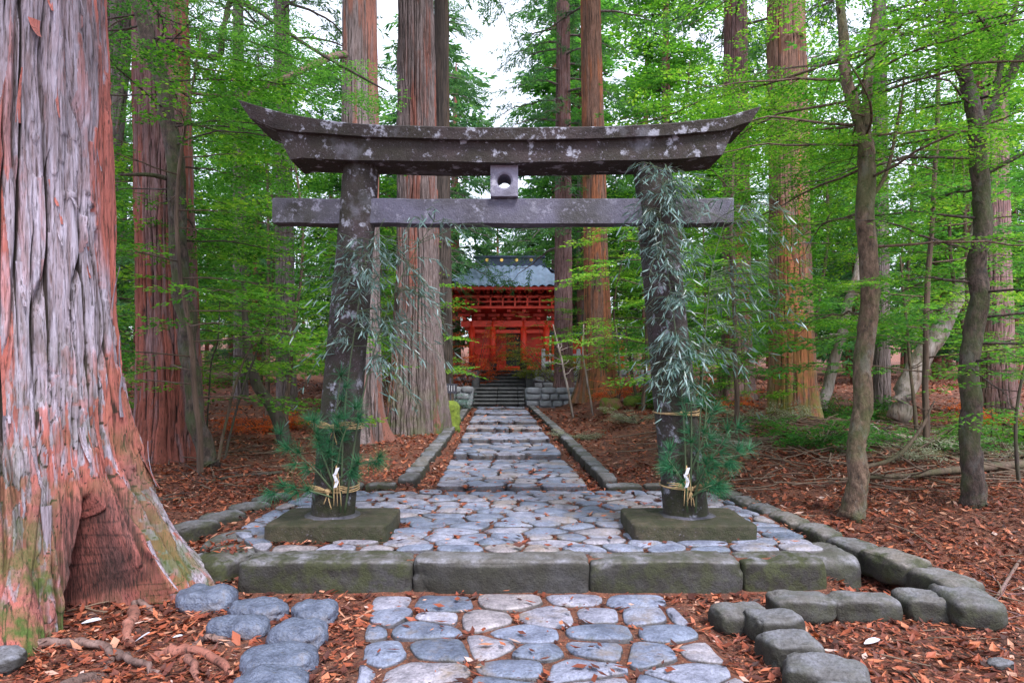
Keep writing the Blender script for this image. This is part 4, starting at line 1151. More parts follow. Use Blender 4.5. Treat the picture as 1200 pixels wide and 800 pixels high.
for i, (pts, lb, m) in enumerate(FW):
    P = []
    for a, b, Y, w_ in pts:
        q = wr(a, b, Y, w_); P.append(q if i == 2 else (q[0], q[1], float(G(q[0], q[1])) + q[3] * .6 + (.0 if i != 1 else .06), q[3]))
    bare('fallen_branch', lb, P, m, 'branch', 5, 70 + i, 'fallen branches on the forest floor', .5, 8)

# shrubs ----------------------------------------------------------------
def shrub(name, x, y, R_, H, n, temps, leafm, label, cat='shrub', seed=0, sc=(.25, .4), z0=None, group=None):
    r = np.random.default_rng(seed); z = float(G(x, y)) if z0 is None else z0
    root = empty(name, (x, y, z), label, cat, group)
    br, inst = MB(), []
    for i in range(n):
        a = r.uniform(0, 6.28); P = limb_path((x + r.normal(0, .04), y + r.normal(0, .04), z - .02), a, R_ * r.uniform(.5, 1.1), H / R_ * r.uniform(.4, 1.1), .2 * H / R_, r, 7)
        tube(br, P, np.linspace(.012, .003, 7), 5, False, .3)
        for q in P[2:]: inst.append((*q, a + r.uniform(-1, 1), r.normal(-.05, .15), r.normal(0, .2), r.uniform(*sc), .5 + r.normal(0, .15)))
    part(br, 'stems', M_bark_tan, root); c = MB(); put(c, temps, inst, seed); part(c, 'foliage', leafm, root, False)
q = W(305, 505, 14.2); shrub('maple_shrub', q[0], q[1], .7, .6, 22, FAN_M, M_orange, 'small glowing orange shrub left of the leaning mossy trunk', seed=1, sc=(.35, .5))
q = W(845, 440, 17.5); shrub('maple_shrub', q[0], q[1], .7, .75, 18, FAN_M, M_orange, 'small orange shrub just right of the right torii post', seed=2, sc=(.3, .45))
q = W(722, 405, 18.5); shrub('maple_shrub', q[0], q[1], .5, 1.4, 16, FAN_M, M_orange, 'orange leaved shrub against the orange footed cedar', seed=3, sc=(.3, .45))
q = W(1190, 470, 13.); shrub('maple_shrub', q[0], q[1], .7, .55, 18, FAN_M, M_orange, 'orange shrub near the right edge behind the dark tree', seed=4, sc=(.3, .45))
q = W(676, 500, 13.0); shrub('low_bush', q[0], q[1], .42, .22, 40, FAN_M, M_sage, 'low grey green bush on the right bank beside the path', seed=5, sc=(.14, .22))
q = W(745, 492, 13.6); shrub('low_bush', q[0], q[1], .5, .28, 40, FAN_M, M_sage, 'sparse grey bush left of the right torii post', seed=6, sc=(.14, .22))
q = W(960, 500, 9.5); shrub('low_bush', q[0], q[1], .8, .5, 24, FAN_M, M_leafd, 'spreading dark green bush left of the tan forked tree', seed=7, sc=(.3, .5))
q = W(150, 520, 12.); shrub('low_bush', q[0], q[1], .9, 1.2, 26, FAN_M, M_leaf, 'fresh green bush between the giant tree and the red cedar', seed=8, sc=(.4, .6))
q = W(560, 470, 20.5); shrub('low_bush', q[0] - .9, q[1], .6, .8, 22, FAN_M, M_bamboo, 'bluish bush left of the lower steps', seed=9, sc=(.3, .5))
q = W(1000, 470, 14); shrub('low_bush', q[0], q[1], .9, .9, 26, FAN_M, M_leafd, 'dark bush at the foot of the thinner pale trunk', seed=10, sc=(.4, .6))
q = W(800, 450, 16); shrub('low_bush', q[0], q[1], .8, 1.2, 26, FAN_M, M_leafd, 'dark bush behind the right torii post', seed=11, sc=(.4, .6))
q = W(1165, 440, 10.5); shrub('low_bush', q[0], q[1], 1.0, .9, 26, FAN_M, M_leaf, 'fresh green bush right of the dark forked tree', seed=12, sc=(.4, .6))
q = W(1085, 505, 9.3); shrub('low_bush', q[0], q[1], .8, .5, 24, FAN_M, M_leafd, 'dark low bush between the two forked trees', seed=13, sc=(.25, .4))
q = W(890, 500, 12.0); shrub('low_bush', q[0], q[1], .7, .5, 22, FAN_M, M_sage, 'dry greyish bush left of the tall red brown cedar', seed=14, sc=(.2, .35))
q = W(1050, 520, 8.6); shrub('low_bush', q[0], q[1], .7, .45, 20, FAN_M, M_sage, 'dry greyish bush just right of the tan forked tree', seed=15, sc=(.15, .28))
q = W(1185, 520, 8.8); shrub('low_bush', q[0], q[1], .8, .5, 20, FAN_M, M_sage, 'dry greyish bush right of the dark forked tree', seed=16, sc=(.15, .28))
q = W(400, 470, 15); shrub('low_bush', q[0], q[1], .7, .7, 20, FAN_M, M_leaf, 'small green bush left of the slim brown cedar', seed=17, sc=(.3, .5))
# stump with moss
q = W(716, 468, 16.6); mb = MB(); gz = float(G(q[0], q[1]))
rock(mb, (q[0], q[1], gz + .12), (.5, .45, .42), .3, 3.5, 10, .12, 700, .5, None, .3, 1.); tag(mb.build('tree_stump', M_bark_warm), 'low mossy stump on the right bank left of the cushion of moss', 'stump')
q = W(737, 466, 16.9); mb = MB(); gz = float(G(q[0], q[1]))
rock(mb, (q[0] + .15, q[1], gz + .08), (.55, .4, .32), .3, 2.5, 10, .12, 701, .5, None, .3, 0.); tag(mb.build('mossy_rock', M_moss), 'yellow green mossy rock right of the stump', 'rock')
q = W(518, 498, 14.6); mb = MB(); gz = float(G(q[0], q[1]))
rock(mb, (q[0] + .1, q[1] - .1, gz + .25), (.55, .5, .8), .3, 2.3, 12, .15, 702, .5, None, .3, 0.); tag(mb.build('mossy_root', M_moss), 'bright moss mound at the right foot of the broad striped cedar', 'moss mound')

# ------------------------------------------------------------------ gate building and steps
GY = 28.6
def sx(x, Y=GY): return (x - 600) * Y / F
def sz(y, Y=GY): return ZC + (HY - y) * Y / F
fl = sz(434)            # floor of the gate
mb = MB()
for i in range(5):
    z = .27 + .115 * (i + 1); y0 = 22.35 + i * .36
    for a, b in ((-1.28, -.5), (-.5, .2), (.2, .42)):
        box(mb, ((a + b) / 2, y0 + .9, z - .03), (b - a - .012, 1.86, .06), 0, .012, .5); box(mb, ((a + b) / 2, y0 + .93, z - .36), (b - a - .03, 1.72, .6), 0, .02, .5)
tag(mb.build('steps_lower', M_step), 'lower flight of dark stone steps ending the paved path', 'steps')
mb = MB(); zb = .27 + .575
for i in range(5):
    z = zb + (fl - zb) * (i + 1) / 5; y0 = 25.3 + i * .36
    box(mb, (-.35, y0 + .9, z - .03), (1.7, 1.86, .06), 0, .012, .5); box(mb, (-.35, y0 + .93, z - .46), (1.68, 1.72, .8), 0, .02, .5)
for sg in (-1, 1): box(mb, (-.35 + sg * 1.0, 26.3, fl - .48), (.28, 2.2, .9), 0, .03, .8)
tag(mb.build('steps_upper', M_step), 'upper flight of stone steps rising to the red gate', 'steps')
mb = MB()
box(mb, (-.35, 24.75, zb - .5), (5.2, 1.3, .96), 0, .03); tag(mb.build('landing_slab', M_step), 'stone landing between the two flights of steps', 'landing')
def rubble(name, x0, x1, y, z0, z1, label, seed, d=.5):
    mb = MB(); r = np.random.default_rng(seed); box(mb, ((x0 + x1) / 2, y + d / 2 + .1, (z0 + z1) / 2 - .02), (x1 - x0, d, z1 - z0 - .04), 0, .02, .3)
    nz = max(2, round((z1 - z0) / .25)); hz = (z1 - z0) / nz
    for i in range(nz):
        x = x0
        while x < x1 - .1:
            w_ = min(r.uniform(.25, .55), x1 - x); rock(mb, (x + w_ / 2, y + .12, z0 + hz * (i + .5)), (w_ - .02, .3, hz - .02), 0, 4.5, 5, .08, int(r.integers(999)), r.random(), None, .2, .3); x += w_
    tag(mb.build(name, M_wallst), label, 'stone wall')
rubble('stone_wall', -2.9, -1.32, 22.9, 0, .92, 'rough stone wall left of the lower steps', 1)
rubble('stone_wall', .46, 2.2, 22.9, 0, .88, 'dark stone wall right of the lower steps', 2)
rubble('stone_wall', .85, 5.5, 27.0, .5, fl + .02, 'grey rubble terrace wall right of the upper steps', 3, 4)
rubble('stone_wall', -4.5, -1.5, 27.0, .5, fl + .02, 'grey rubble terrace wall left of the upper steps', 4, 4)
mb = MB(); box(mb, (-.1, 30.6, fl - .3), (8, 6.5, .58), 0, .02); tag(mb.build('gate_terrace', M_wallst), 'stone terrace floor under the red gate', 'terrace')
# stone balustrade
bal = empty('stone_fence', (2.3, 27.2, fl), 'pale stone balustrade on the terrace right of the upper steps', 'fence')
for i in range(6):
    mb = MB(); x = 1.25 + i * .7; box(mb, (x, 27.25, fl + .38), (.16, .16, .76), 0, .02); mb2 = mb
    rock(mb, (x, 27.25, fl + .80), (.17, .17, .12), 0, 2.5, 4, .0, 1); part(mb, 'post', M_fence, bal, False)
for z in (.30, .60):
    mb = MB(); box(mb, (3.0, 27.25, fl + z), (3.6, .09, .09), 0, .01); part(mb, 'rail', M_fence, bal, False)

gate = empty('shrine_gate', (-.15, GY, fl), 'red two storey shrine gate with blue grey tiled roof at the path end', 'gate building')
def gp(name, m, fn, parent=None, smooth=False):
    mb = MB(); fn(mb); return part(mb, name, m, parent or gate, smooth)
colx = [sx(553), sx(577.5), sx(613.5), sx(640)]
for row, yy in ((0, GY), (1, GY + 2.2)):
    for x in colx:
        c = gp('column', M_red, lambda mb: tube(mb, [(x, yy, fl + .05), (x, yy, fl + 2.05)], .13, 14), smooth=True)
        gp('column_shoe', M_black, lambda mb: tube(mb, [(x, yy, fl + .0), (x, yy, fl + .34)], .15, 14), c, True)
xL, xR = colx[0], colx[3]; xm = (xL + xR) / 2
zt1 = fl + 2.05
gp('beam', M_red, lambda mb: box(mb, (xm, GY - .02, zt1 - .1), (xR - xL + .9, .2, .26)))
gp('beam', M_red, lambda mb: box(mb, (xm, GY + .02, zt1 - .42), (xR - xL + .3, .12, .14)))
gp('beam', M_red, lambda mb: box(mb, (xm, GY + 2.2, zt1 - .1), (xR - xL + .9, .2, .26)))
for a, b in ((colx[0], colx[1]), (colx[2], colx[3])):   # side bays
    gp('wall_panel', M_red, lambda mb: box(mb, ((a + b) / 2, GY + .55, fl + 1.0), (b - a - .22, .08, 1.9)))
    gp('railing', M_red, lambda mb: (box(mb, ((a + b) / 2, GY, fl + .72), (b - a - .2, .08, .1)), box(mb, ((a + b) / 2, GY, fl + .14), (b - a - .2, .1, .2)), [box(mb, (a + (b - a) * t, GY + .03, fl + .42), (.04, .04, .5)) for t in (.3, .5, .7)]))
d0, d1 = colx[1], colx[2]
gp('wall_panel', M_red, lambda mb: box(mb, (d0 + .35, GY + 1.1, fl + .95), (.4, .08, 1.85)))
door = gp('door', M_black, lambda mb: box(mb, ((d0 + d1) / 2 + .15, GY + 1.25, fl + .95), (.78, .07, 1.8)))
gp('door_stud', M_gold, lambda mb: [box(mb, ((d0 + d1) / 2 + dx, GY + 1.2, fl + zz_), (.04, .03, .04)) for dx in (-.1, .4) for zz_ in (.5, .9, 1.4)], door)
gp('floor_sill', M_red, lambda mb: box(mb, ((d0 + d1) / 2, GY, fl + .10), (d1 - d0 - .3, .14, .16)))
gp('back_board', M_redd, lambda mb: box(mb, (xm, GY + 1.35, zt1 + .15), (xR - xL + .2, .08, .9)))
# bracket tiers between the storeys and the balcony
def brackets(mb, z, w_, y0, n, s=1.):
    for i in range(n):
        x = xm - w_ / 2 + w_ * i / (n - 1)
        box(mb, (x, y0, z), (.16 * s, .5, .12)); box(mb, (x, y0 - .15, z + .15), (.46 * s, .14, .12)); box(mb, (x, y0 - .35, z + .3), (.16 * s, .5, .12))
gp('brackets', M_redd, lambda mb: brackets(mb, zt1 + .1, xR - xL + .6, GY - .1, 7))
gp('balcony', M_red, lambda mb: (box(mb, (xm, GY + .9, zt1 + .52), (xR - xL + 1.5, 3.4, .10)), box(mb, (xm, GY - .75, zt1 + .95), (xR - xL + 1.5, .07, .07)), box(mb, (xm, GY - .75, zt1 + .75), (xR - xL + 1.5, .05, .05)),
     [box(mb, (xL - .7 + (xR - xL + 1.4) * i / 9, GY - .75, zt1 + .76), (.07, .07, .44)) for i in range(10)]))
gp('upper_wall', M_redd, lambda mb: box(mb, (xm, GY + 1.1, zt1 + 1.15), (xR - xL - .1, 1.9, 1.2)))
for t in (0, .33, .67, 1):
    gp('column', M_red, lambda mb: tube(mb, [(xL + .05 + (xR - xL - .1) * t, GY + .12, zt1 + .57), (xL + .05 + (xR - xL - .1) * t, GY + .12, zt1 + 1.55)], .09, 10), smooth=True)
gp('window', M_black, lambda mb: [box(mb, (xm - .55 + .14 * i, GY + .13, zt1 + 1.1), (.05, .06, .5)) for i in range(9)])
ze = sz(337, GY - 1.3)
gp('brackets', M_redd, lambda mb: (brackets(mb, ze - .62, xR - xL + .5, GY - .1, 9), brackets(mb, ze - .42, xR - xL + 1.1, GY - .45, 11, .8)))
gp('rafters', M_redd, lambda mb: [box(mb, (xm - 2.3 + 4.6 * i / 25, GY + .9, ze - .10), (.07, 4.2, .08)) for i in range(26)])
# hipped curved tile roof with ribs
def roof(mb):
    ye0, yr = GY - 1.45, GY + .9; zr = sz(309, yr)
    nx, ny = 300, 18; hw_e, hw_r = 2.55, 1.35
    for side in (0, 1):
        u = np.linspace(-1, 1, nx)[None]; t = np.linspace(0, 1, ny)[:, None]
        hw = hw_e + (hw_r - hw_e) * t; x = xm + u * hw
        y = ye0 + (yr - ye0) * t + 0 * u; y = y if side == 0 else 2 * yr - y
        z = ze + (zr - ze) * t ** 1.35 + .28 * np.abs(u) ** 4 * (1 - t) ** 1.5 + .075 * np.abs(np.cos(x * math.pi / .30))
        V = np.stack([x + 0 * t, y, z], -1).reshape(-1, 3)
        i = np.arange(ny - 1)[:, None] * nx; j = np.arange(nx - 1)[None]; Qd = np.stack([i + j, i + j + 1, i + nx + j + 1, i + nx + j], -1).reshape(-1, 4)
        mb.add(V, Qd)
    for sg in (-1, 1):
        V = [(xm + sg * hw_e, ye0, ze + .3), (xm + sg * hw_e, 2 * yr - ye0, ze + .3), (xm + sg * hw_r, yr, zr)]; mb.add(V, None, [(0, 1, 2)])
rf = gp('roof', M_tile, roof, smooth=True)
gp('eave_board', M_redd, lambda mb: (box(mb, (xm, GY - 1.4, ze - .04), (4.9, .08, .12)), box(mb, (xm, GY + .9, ze - .02), (4.9, 4.5, .04))))
zr = sz(309, GY + .9)
rg = gp('ridge', M_tiled, lambda mb: (box(mb, (xm, GY + .9, zr + .12), (2.9, .3, .26)), box(mb, (xm, GY + .9, zr + .28), (3.1, .42, .08)), box(mb, (xm, GY + .9, zr - .08), (3.2, .5, .16))), rf)
gp('ridge_crest', M_gold, lambda mb: [tube(mb, [(xm + d, GY + .73, zr + .13), (xm + d, GY + .71, zr + .13)], .07, 10) for d in (-.95, -.32, .32, .95)], rg)
# red side fence right of the gate
fen = empty('red_wall', (2.9, GY + .5, fl), 'red boarded side wall joining the gate on its right', 'wall')
for i in range(5):
    x = 1.75 + i * .62
    mb = MB(); box(mb, (x, GY + .5, fl + .75), (.12, .14, 1.5)); part(mb, 'post', M_red, fen, False)
    mb = MB(); box(mb, (x + .31, GY + .52, fl + .7), (.5, .06, 1.2)); part(mb, 'panel', M_red if i % 2 == 0 else M_redd, fen, False)
mb = MB(); box(mb, (3.1, GY + .5, fl + 1.56), (3.3, .7, .1)); part(mb, 'coping', M_tiled, fen, False)
# maples in front of the gate
q = W(568, 395, 26.5); shrub('maple_tree', q[0] - .5, 26.6, 1.7, 4.0, 46, FAN_M, M_orange, 'orange leaved maple in front of the left bays of the red gate', 'tree', 21, (.5, .75))
shrub('maple_tree', 1.75, 24.6, 1.9, 3.2, 34, FAN_M, M_yel, 'yellow green maple spreading before the right half of the red gate', 'tree', 22, (.5, .8), .9)
# sign left of the path end
sg_ = W(528, 455, 15.6)
sign = empty('notice_board', (sg_[0], 15.6, float(G(sg_[0], 15.6))), 'small dark notice board on a thin post left of the path', 'sign')
mb = MB(); box(mb, (sg_[0], 15.6, sg_[2] - .3), (.035, .035, 1.1)); part(mb, 'post', M_sign, sign, False)
mb = MB(); box(mb, (sg_[0], 15.58, sg_[2]), (.29, .03, .22)); bd = part(mb, 'board', M_sign, sign, False)
mb = MB(); [box(mb, (sg_[0] - .08 + .055 * i, 15.56, sg_[2] + .01 * (i % 2)), (.012, .004, .13)) for i in range(4)]; part(mb, 'lettering', M_ink, bd, False)

# ------------------------------------------------------------------ bamboo sprays, pine boughs, ropes on the posts
def bleaf(mb, p, d, L, r, tint):
    d = d / np.linalg.norm(d); s = np.cross(d, [0, 0, 1.]) + r.normal(0, .5, 3); s -= d * (s @ d); s /= np.linalg.norm(s); w_ = L * .055
    up = np.cross(s, d); c = r.uniform(-.15, .25)
    P = [p, p + d * L * .3 + s * w_ - up * c * L * .1, p + d * L * .3 - s * w_ - up * c * L * .1, p + d * L * .7 + s * w_ * .8 - up * c * L * .35, p + d * L * .7 - s * w_ * .8 - up * c * L * .35, p + d * L - up * c * L * .7]
    mb.add(P, [(1, 2, 4, 3)], [(0, 2, 1), (3, 4, 5)], tint)
def bamboo(label, culm, nbr, seed, reach, dirs, zr_):
    r = np.random.default_rng(seed); C = curve(culm, 40)
    root = empty('bamboo_branch', C[0], label, 'bamboo')
    mb = MB(); tube(mb, C, np.linspace(.008, .002, 40), 8, True); part(mb, 'culm', M_culm, root)
    tw, lv = MB(), MB()
    for i in range(nbr):
        t = r.uniform(*zr_); p = at(C, t); az = math.radians(r.choice(dirs) + r.normal(0, 28)); L = r.uniform(*reach)
        P = limb_path(p, az, L, r.uniform(.0, .9), r.uniform(.5, 1.3), r, 9, .12)
        P[:, 1] = np.minimum(P[:, 1], np.maximum(P[:, 1], 0))
        tube(tw, P, np.linspace(.003, .001, 9), 4, False)
        for j in range(1, 9):
            for _ in range(int(r.integers(1, 4))):
                q = P[j] + r.normal(0, .012, 3); a = az + r.normal(0, .9)
                bleaf(lv, q, np.array([math.cos(a), math.sin(a), r.normal(-.75, .5)]), r.uniform(.055, .115), r, float(np.clip(r.normal(.4, .27), 0, 1)))
    part(tw, 'twigs', M_culm, root); part(lv, 'leaves', M_bamboo, root, False)
fy = TY - .2
bamboo('bluish leafy bamboo branch tied to the left torii post', [(-1.37, fy, .18), (-1.33, fy - .02, 1.0), (-1.24, fy - .02, 1.7), (-1.15, fy - .05, 2.2), (-1.0, fy - .1, 2.5)], 60, 71, (.2, .6), [0, 0, 10, -60, 180, -90, 180], (.40, .85))
bamboo('second bamboo branch leaning right of the left torii post', [(-1.33, fy - .02, .18), (-1.2, fy - .05, 1.0), (-1.05, fy - .05, 1.6), (-.85, fy - .05, 2.1), (-.6, fy - .1, 2.5)], 40, 72, (.2, .65), [0, 20, -20, -60, 180], (.35, 1.))
bamboo('dense bluish bamboo branch covering the front of the right torii post', [(1.40, fy, .18), (1.36, fy - .02, 1.0), (1.28, fy - .02, 1.8), (1.18, fy - .03, 2.5), (1.2, fy - .06, 2.9)], 130, 73, (.10, .38), [0, 180, -90, -90, 200, -20], (.30, 1.))
bamboo('second bamboo branch arching out right of the right torii post', [(1.46, fy - .02, .18), (1.5, fy - .04, 1.1), (1.54, fy - .04, 1.7), (1.6, fy - .05, 2.2), (1.75, fy - .08, 2.7)], 46, 74, (.25, .7), [0, 0, 20, -30, 180], (.38, 1.))
def bough(label, stems_, seed):
    r = np.random.default_rng(seed); root = empty('pine_bough', stems_[0][0], label, 'pine bough')
    st_, nd = MB(), MB()
    for ctl in stems_:
        C = curve(ctl, 12); tube(st_, C, np.linspace(.009, .004, 12), 6, True)
        for k in range(8):
            t = .3 + .7 * k / 7; p = at(C, t); T = at(C, min(1, t + .05)) - at(C, max(0, t - .05)); T /= np.linalg.norm(T)
            off = r.normal(0, 1, 3); off -= T * (off @ T); off /= np.linalg.norm(off); q = p + (off * .6 + T * .6) * r.uniform(.02, .1)
            tube(st_, [p, q], [.003, .003], 4, False)
            ax = (q - p) / (np.linalg.norm(q - p) + 1e-6)
            for _ in range(70):
                d = ax * .75 + r.normal(0, .55, 3); d /= np.linalg.norm(d); L = r.uniform(.07, .13); s = np.cross(d, r.normal(0, 1, 3)); s /= np.linalg.norm(s); s *= .0015
                b = q + d * .004; e = b + d * L; nd.add([b - s, b + s, e + s * .4 + np.array([0, 0, -.006]), e - s * .4 + np.array([0, 0, -.006])], [(0, 1, 2, 3)], None, float(np.clip(r.normal(.5, .2), 0, 1)))
    part(st_, 'stems', M_culm, root); part(nd, 'needles', M_pine, root, False)
yb = TY - .22
bough('green pine bough tied to the foot of the left torii post', [[(-1.42, yb, .3), (-1.42, yb - .03, .7), (-1.35, yb - .06, 1.25)], [(-1.42, yb, .35), (-1.56, yb - .08, .55), (-1.78, yb - .12, .75)], [(-1.4, yb, .4), (-1.25, yb - .1, .55), (-1.05, yb - .12, .62)],
      [(-1.42, yb, .3), (-1.62, yb - .1, .38), (-1.85, yb - .12, .40)], [(-1.4, yb, .5), (-1.32, yb - .08, .8), (-1.2, yb - .1, 1.0)], [(-1.42, yb, .4), (-1.5, yb - .08, .7), (-1.55, yb - .1, .9)]], 81)
bough('green pine bough tied to the foot of the right torii post', [[(1.42, yb, .3), (1.42, yb - .03, .8), (1.4, yb - .06, 1.4)], [(1.44, yb, .3), (1.52, yb - .08, .55), (1.7, yb - .12, .85)], [(1.4, yb, .35), (1.3, yb - .1, .5), (1.22, yb - .1, .62)],
      [(1.44, yb, .4), (1.58, yb - .1, .6), (1.82, yb - .1, .66)], [(1.42, yb, .5), (1.5, yb - .08, .8), (1.52, yb - .1, 1.05)], [(1.42, yb, .3), (1.52, yb - .1, .4), (1.6, yb - .1, .42)]], 82)
def rope(pc, pt, z, label, seed, bow=True):
    r = np.random.default_rng(seed); t = (z - .13) / 2.87; cx = pc + (pt - pc) * t; rad = .18 - .036 * t + .016
    root = empty('straw_rope', (cx, TY, z), label, 'rope')
    mb = MB(); th = np.linspace(0, 2 * math.pi, 49)
    for k in (-1, 0, 1):
        P = np.stack([cx + (rad + .004) * np.cos(th), TY + (rad + .004) * np.sin(th), z + k * .009 + .012 * np.sin(th + k)], 1); tube(mb, P, .0055, 6, False, .5, 0, seed, .3)
    part(mb, 'wraps', M_rope, root)
    mb = MB(); yk = TY - rad - .02
    rock(mb, (cx, yk, z), (.05, .035, .04), 0, 2.5, 5, .1, seed, .5)
    if bow:
        for sg in (-1, 1):
            for q in range(3):
                tube(mb, curve([(cx, yk, z), (cx + sg * .08, yk - .02, z + .02 + .01 * q), (cx + sg * (.15 + .02 * q), yk - .01, z - .012 + .02 * q + (.02 if sg < 0 else 0))], 8), .0045, 5, True, .5, 0, seed + q, .2)
            tube(mb, curve([(cx, yk, z), (cx + sg * .012, yk - .02, z - .06), (cx + sg * .03, yk - .01, z - .12 - .02 * sg)], 8), .005, 5, True)
    part(mb, 'knot', M_rope, root)
zr1, zr2 = sz(500, 5.45), sz(575, 5.45)
rope(PL[0], PL[1], zr1, 'upper straw rope with a big bow round the left torii post', 1)
rope(PL[0], PL[1], zr2, 'lower straw rope round the foot of the left torii post', 2)
rope(PR[0], PR[1], sz(484, 5.45), 'upper plain straw rope round the right torii post', 3, False)
rope(PR[0], PR[1], sz(572, 5.45), 'lower straw rope with a knot round the foot of the right torii post', 4)
def streamer(x, z0, label, seed):
    root = empty('paper_streamer', (x, TY - .26, z0), label, 'paper streamer'); mb = MB()
    zs = [z0 - .02, z0 - .07, z0 - .12, z0 - .17]
    for i in range(3):
        dx = .014 * (-1) ** i
        mb.add([(x - .013 + dx, TY - .262, zs[i]), (x + .013 + dx, TY - .258, zs[i] + .004), (x + .013 - dx * .4, TY - .268, zs[i + 1]), (x - .013 - dx * .4, TY - .265, zs[i + 1] - .006)], [(0, 1, 2, 3)], None)
    part(mb, 'paper', M_paper, root, False); mb = MB()
    for k, d in enumerate((-.02, .01, .04)): tube(mb, curve([(x, TY - .25, z0), (x + d * .6, TY - .262, z0 - .12), (x + d, TY - .25, z0 - .32)], 8), .0035, 5, True)
    part(mb, 'straw_tails', M_rope, root)
streamer(-1.39, sz(545, 5.4), 'white folded paper with straw tails hanging on the left torii post', 1)
streamer(1.38, sz(545, 5.4), 'small pale folded paper hanging on the right torii post', 2)

# ------------------------------------------------------------------ forest litter
SE = np.array(SEEDS)
def in_joint(x, y):
    out = np.zeros(len(x), bool)
    for s in range(0, len(x), 4000):
        X, Y = x[s:s + 4000, None], y[s:s + 4000, None]
        d = np.sqrt(((X - SE[None, :, 0]) / (SE[None, :, 2] / 2)) ** 2 + ((Y - SE[None, :, 1]) / (SE[None, :, 3] / 2)) ** 2)
        out[s:s + 4000] = d.min(1) > .97
    return out
def paved(x, y):
    a = (x > -.97) & (x < 1.16) & (y < 4.64); b = (x > -2.28) & (x < 2.14 + .2 * (y > 5.4)) & (y > 4.95) & (y < 7.56); c = (x > -.93) & (x < .87) & (y > 7.5) & (y < 22.3)
    return a | b | c
def litter(name, n, xr, yr_, L, seed, power=1., label=None):
    r = np.random.default_rng(seed)
    y = yr_[0] + (yr_[1] - yr_[0]) * r.random(n) ** power; x = xr[0] + (xr[1] - xr[0]) * r.random(n)
    ok = np.abs(x) < y * .80 + .3; x, y = x[ok], y[ok]
    pv = paved(x, y); jt = in_joint(x, y)
    on = pv & ~jt
    keep = ~pv | (pv & jt & (r.random(len(x)) < .9)) | (on & (r.random(len(x)) < .035))
    edge = ((y > 4.62) & (y < 5.0) & (x > -1.88) & (x < 2.17))
    keep &= ~edge
    keep &= ~((y > 22.2) & (np.abs(x + .35) < 3))
    dens = .5 + .5 * vn(x * 1.3, y * 1.3, 0, 5); keep &= (r.random(len(x)) < .35 + dens)
    x, y, on, pv = x[keep], y[keep], on[keep], pv[keep]; n = len(x)
    z = G(x, y) + r.uniform(.004, .03, n)
    zt = np.where(y < 4.64, -.2, np.where(y < 7.56, 0., pathz(y)))
    z = np.where(on, zt + .022, np.where(pv, zt - .016 + r.uniform(0, .014, n), z))
    Ls = L * r.uniform(.5, 1.4, n); wd = Ls * r.uniform(.16, .6, n)
    a = r.uniform(0, 2 * math.pi, n); tx = np.where(on, r.normal(0, .06, n), r.normal(0, .32, n)); cu = r.uniform(-.1, .35, n)
    d = np.stack([np.cos(a), np.sin(a), tx], 1); s = np.stack([-np.sin(a), np.cos(a), r.normal(0, .25, n)], 1)
    c = np.stack([x, y, z], 1); up = np.array([0, 0, 1.])
    b = c - d * Ls[:, None] / 2 + up * (cu * Ls * .3)[:, None]; e = c + d * Ls[:, None] / 2 + up * (cu * Ls * .5)[:, None]
    l = c + s * wd[:, None] / 2 + up * (cu * Ls * .3)[:, None] - d * (.1 * Ls)[:, None]; q = c - s * wd[:, None] / 2 + up * (cu * Ls * .25)[:, None]
    V = np.stack([b, q, e, l, c], 1).reshape(-1, 3); i = np.arange(n)[:, None] * 5
    T = np.concatenate([i + np.array([[0, 1, 4]]), i + np.array([[1, 2, 4]]), i + np.array([[2, 3, 4]]), i + np.array([[3, 0, 4]])])
    mb = MB(); mb.add(V, None, T, np.clip(np.repeat(r.beta(1.2, 1.7, n), 5), 0, 1))
    return tag(mb.build(name, M_litter, origin=(0, 0, 0), smooth=False), kind='stuff')
litter('fallen_leaves', 60000, (-5.5, 6.5), (2.6, 9), .07, 1)
litter('leaf_crumbs', 70000, (-5, 6), (2.6, 8), .03, 9)
litter('fallen_leaves', 60000, (-14, 14), (8.5, 17), .085, 2)
litter('fallen_leaves', 40000, (-22, 22), (16, 34), .14, 3)
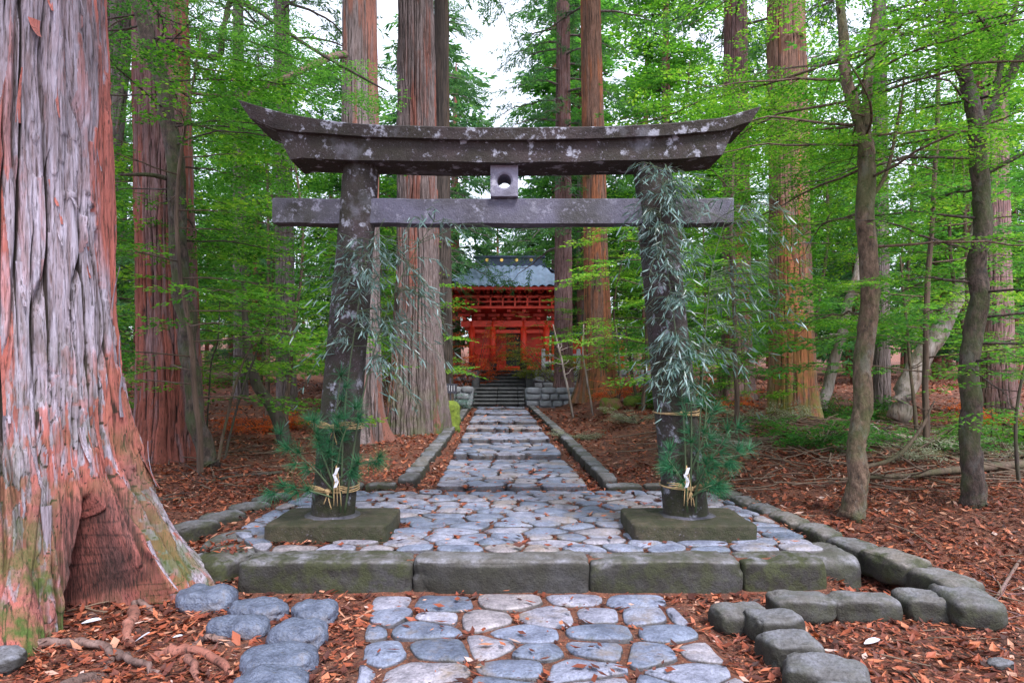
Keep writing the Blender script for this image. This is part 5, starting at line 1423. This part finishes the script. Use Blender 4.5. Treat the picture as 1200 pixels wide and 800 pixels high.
# twigs on the floor
def twigs(name, n, xr, yr_, seed, L=(.12, .5), rad=.004):
    r = np.random.default_rng(seed); mb = MB()
    for _ in range(n):
        x, y = r.uniform(*xr), r.uniform(*yr_)
        if abs(x) < 2.5 and (y > 4.5 or abs(x) < 1.3): continue
        a = r.uniform(0, 6.28); l = r.uniform(*L); t = np.linspace(0, 1, 5); a = a + np.cumsum(r.normal(0, .2, 5))
        X = x + np.cumsum(np.cos(a)) * l / 5; Y = y + np.cumsum(np.sin(a)) * l / 5
        tube(mb, np.stack([X, Y, G(X, Y) + .02 + t * r.uniform(-.01, .12) * l], 1), rad * r.uniform(.5, 1.6), 4, False, .5)
    tag(mb.build(name, M_twig, origin=(0, 0, 0)), kind='stuff')
twigs('twig_litter', 260, (-5, 6), (3, 8), 5)
twigs('brushwood', 900, (2.6, 9), (7, 13), 6, (.3, 1.3), .007)
twigs('brushwood', 300, (-8, -1.8), (7, 13), 7, (.2, .8), .006)
# pale scraps near the roots
for i, (a, b, Y, s, lb) in enumerate(((107, 708, 4.1, .09, 'long white scrap lying flat by the hollow of the giant tree'), (167, 733, 3.85, .06, 'upright white scrap among the roots of the giant tree'),
        (208, 730, 3.9, .04, 'small pale scrap left of the flat blue rock'), (1022, 742, 3.8, .09, 'curled pale leaf on red litter at lower right'), (1168, 700, 4.4, .07, 'white leaf on the red litter near the right edge'), (965, 684, 4.4, .05, 'pale leaf standing by the corner stone'))):
    s *= .62; q = W(a, b, Y); z = float(G(q[0], q[1])) + .03; r = np.random.default_rng(i); mb = MB()
    t = np.linspace(0, 1, 6); wv = np.sin(t * math.pi) ** .6 * s * .35 + .003
    an = r.uniform(-.5, .9); tl = 1.2 if i in (1, 5) else .25
    Pm = np.stack([(t - .5) * s * 2 * math.cos(an), (t - .5) * s * .5, t * s * tl], 1) + np.array([q[0], q[1], z])
    A = Pm + np.stack([wv * 0 - wv * math.sin(an) * .4, wv * 1.2, wv * .5], 1); B_ = Pm - np.stack([wv * 0 - wv * math.sin(an) * .4, wv * 1.2, -wv * .2], 1)
    V = np.concatenate([A, Pm, B_]); Qd = [(k * 6 + j, k * 6 + j + 1, k * 6 + 7 + j, k * 6 + 6 + j) for k in range(2) for j in range(5)]
    mb.add(V, Qd); tag(mb.build('pale_scrap', M_paper), lb, 'leaf scrap')
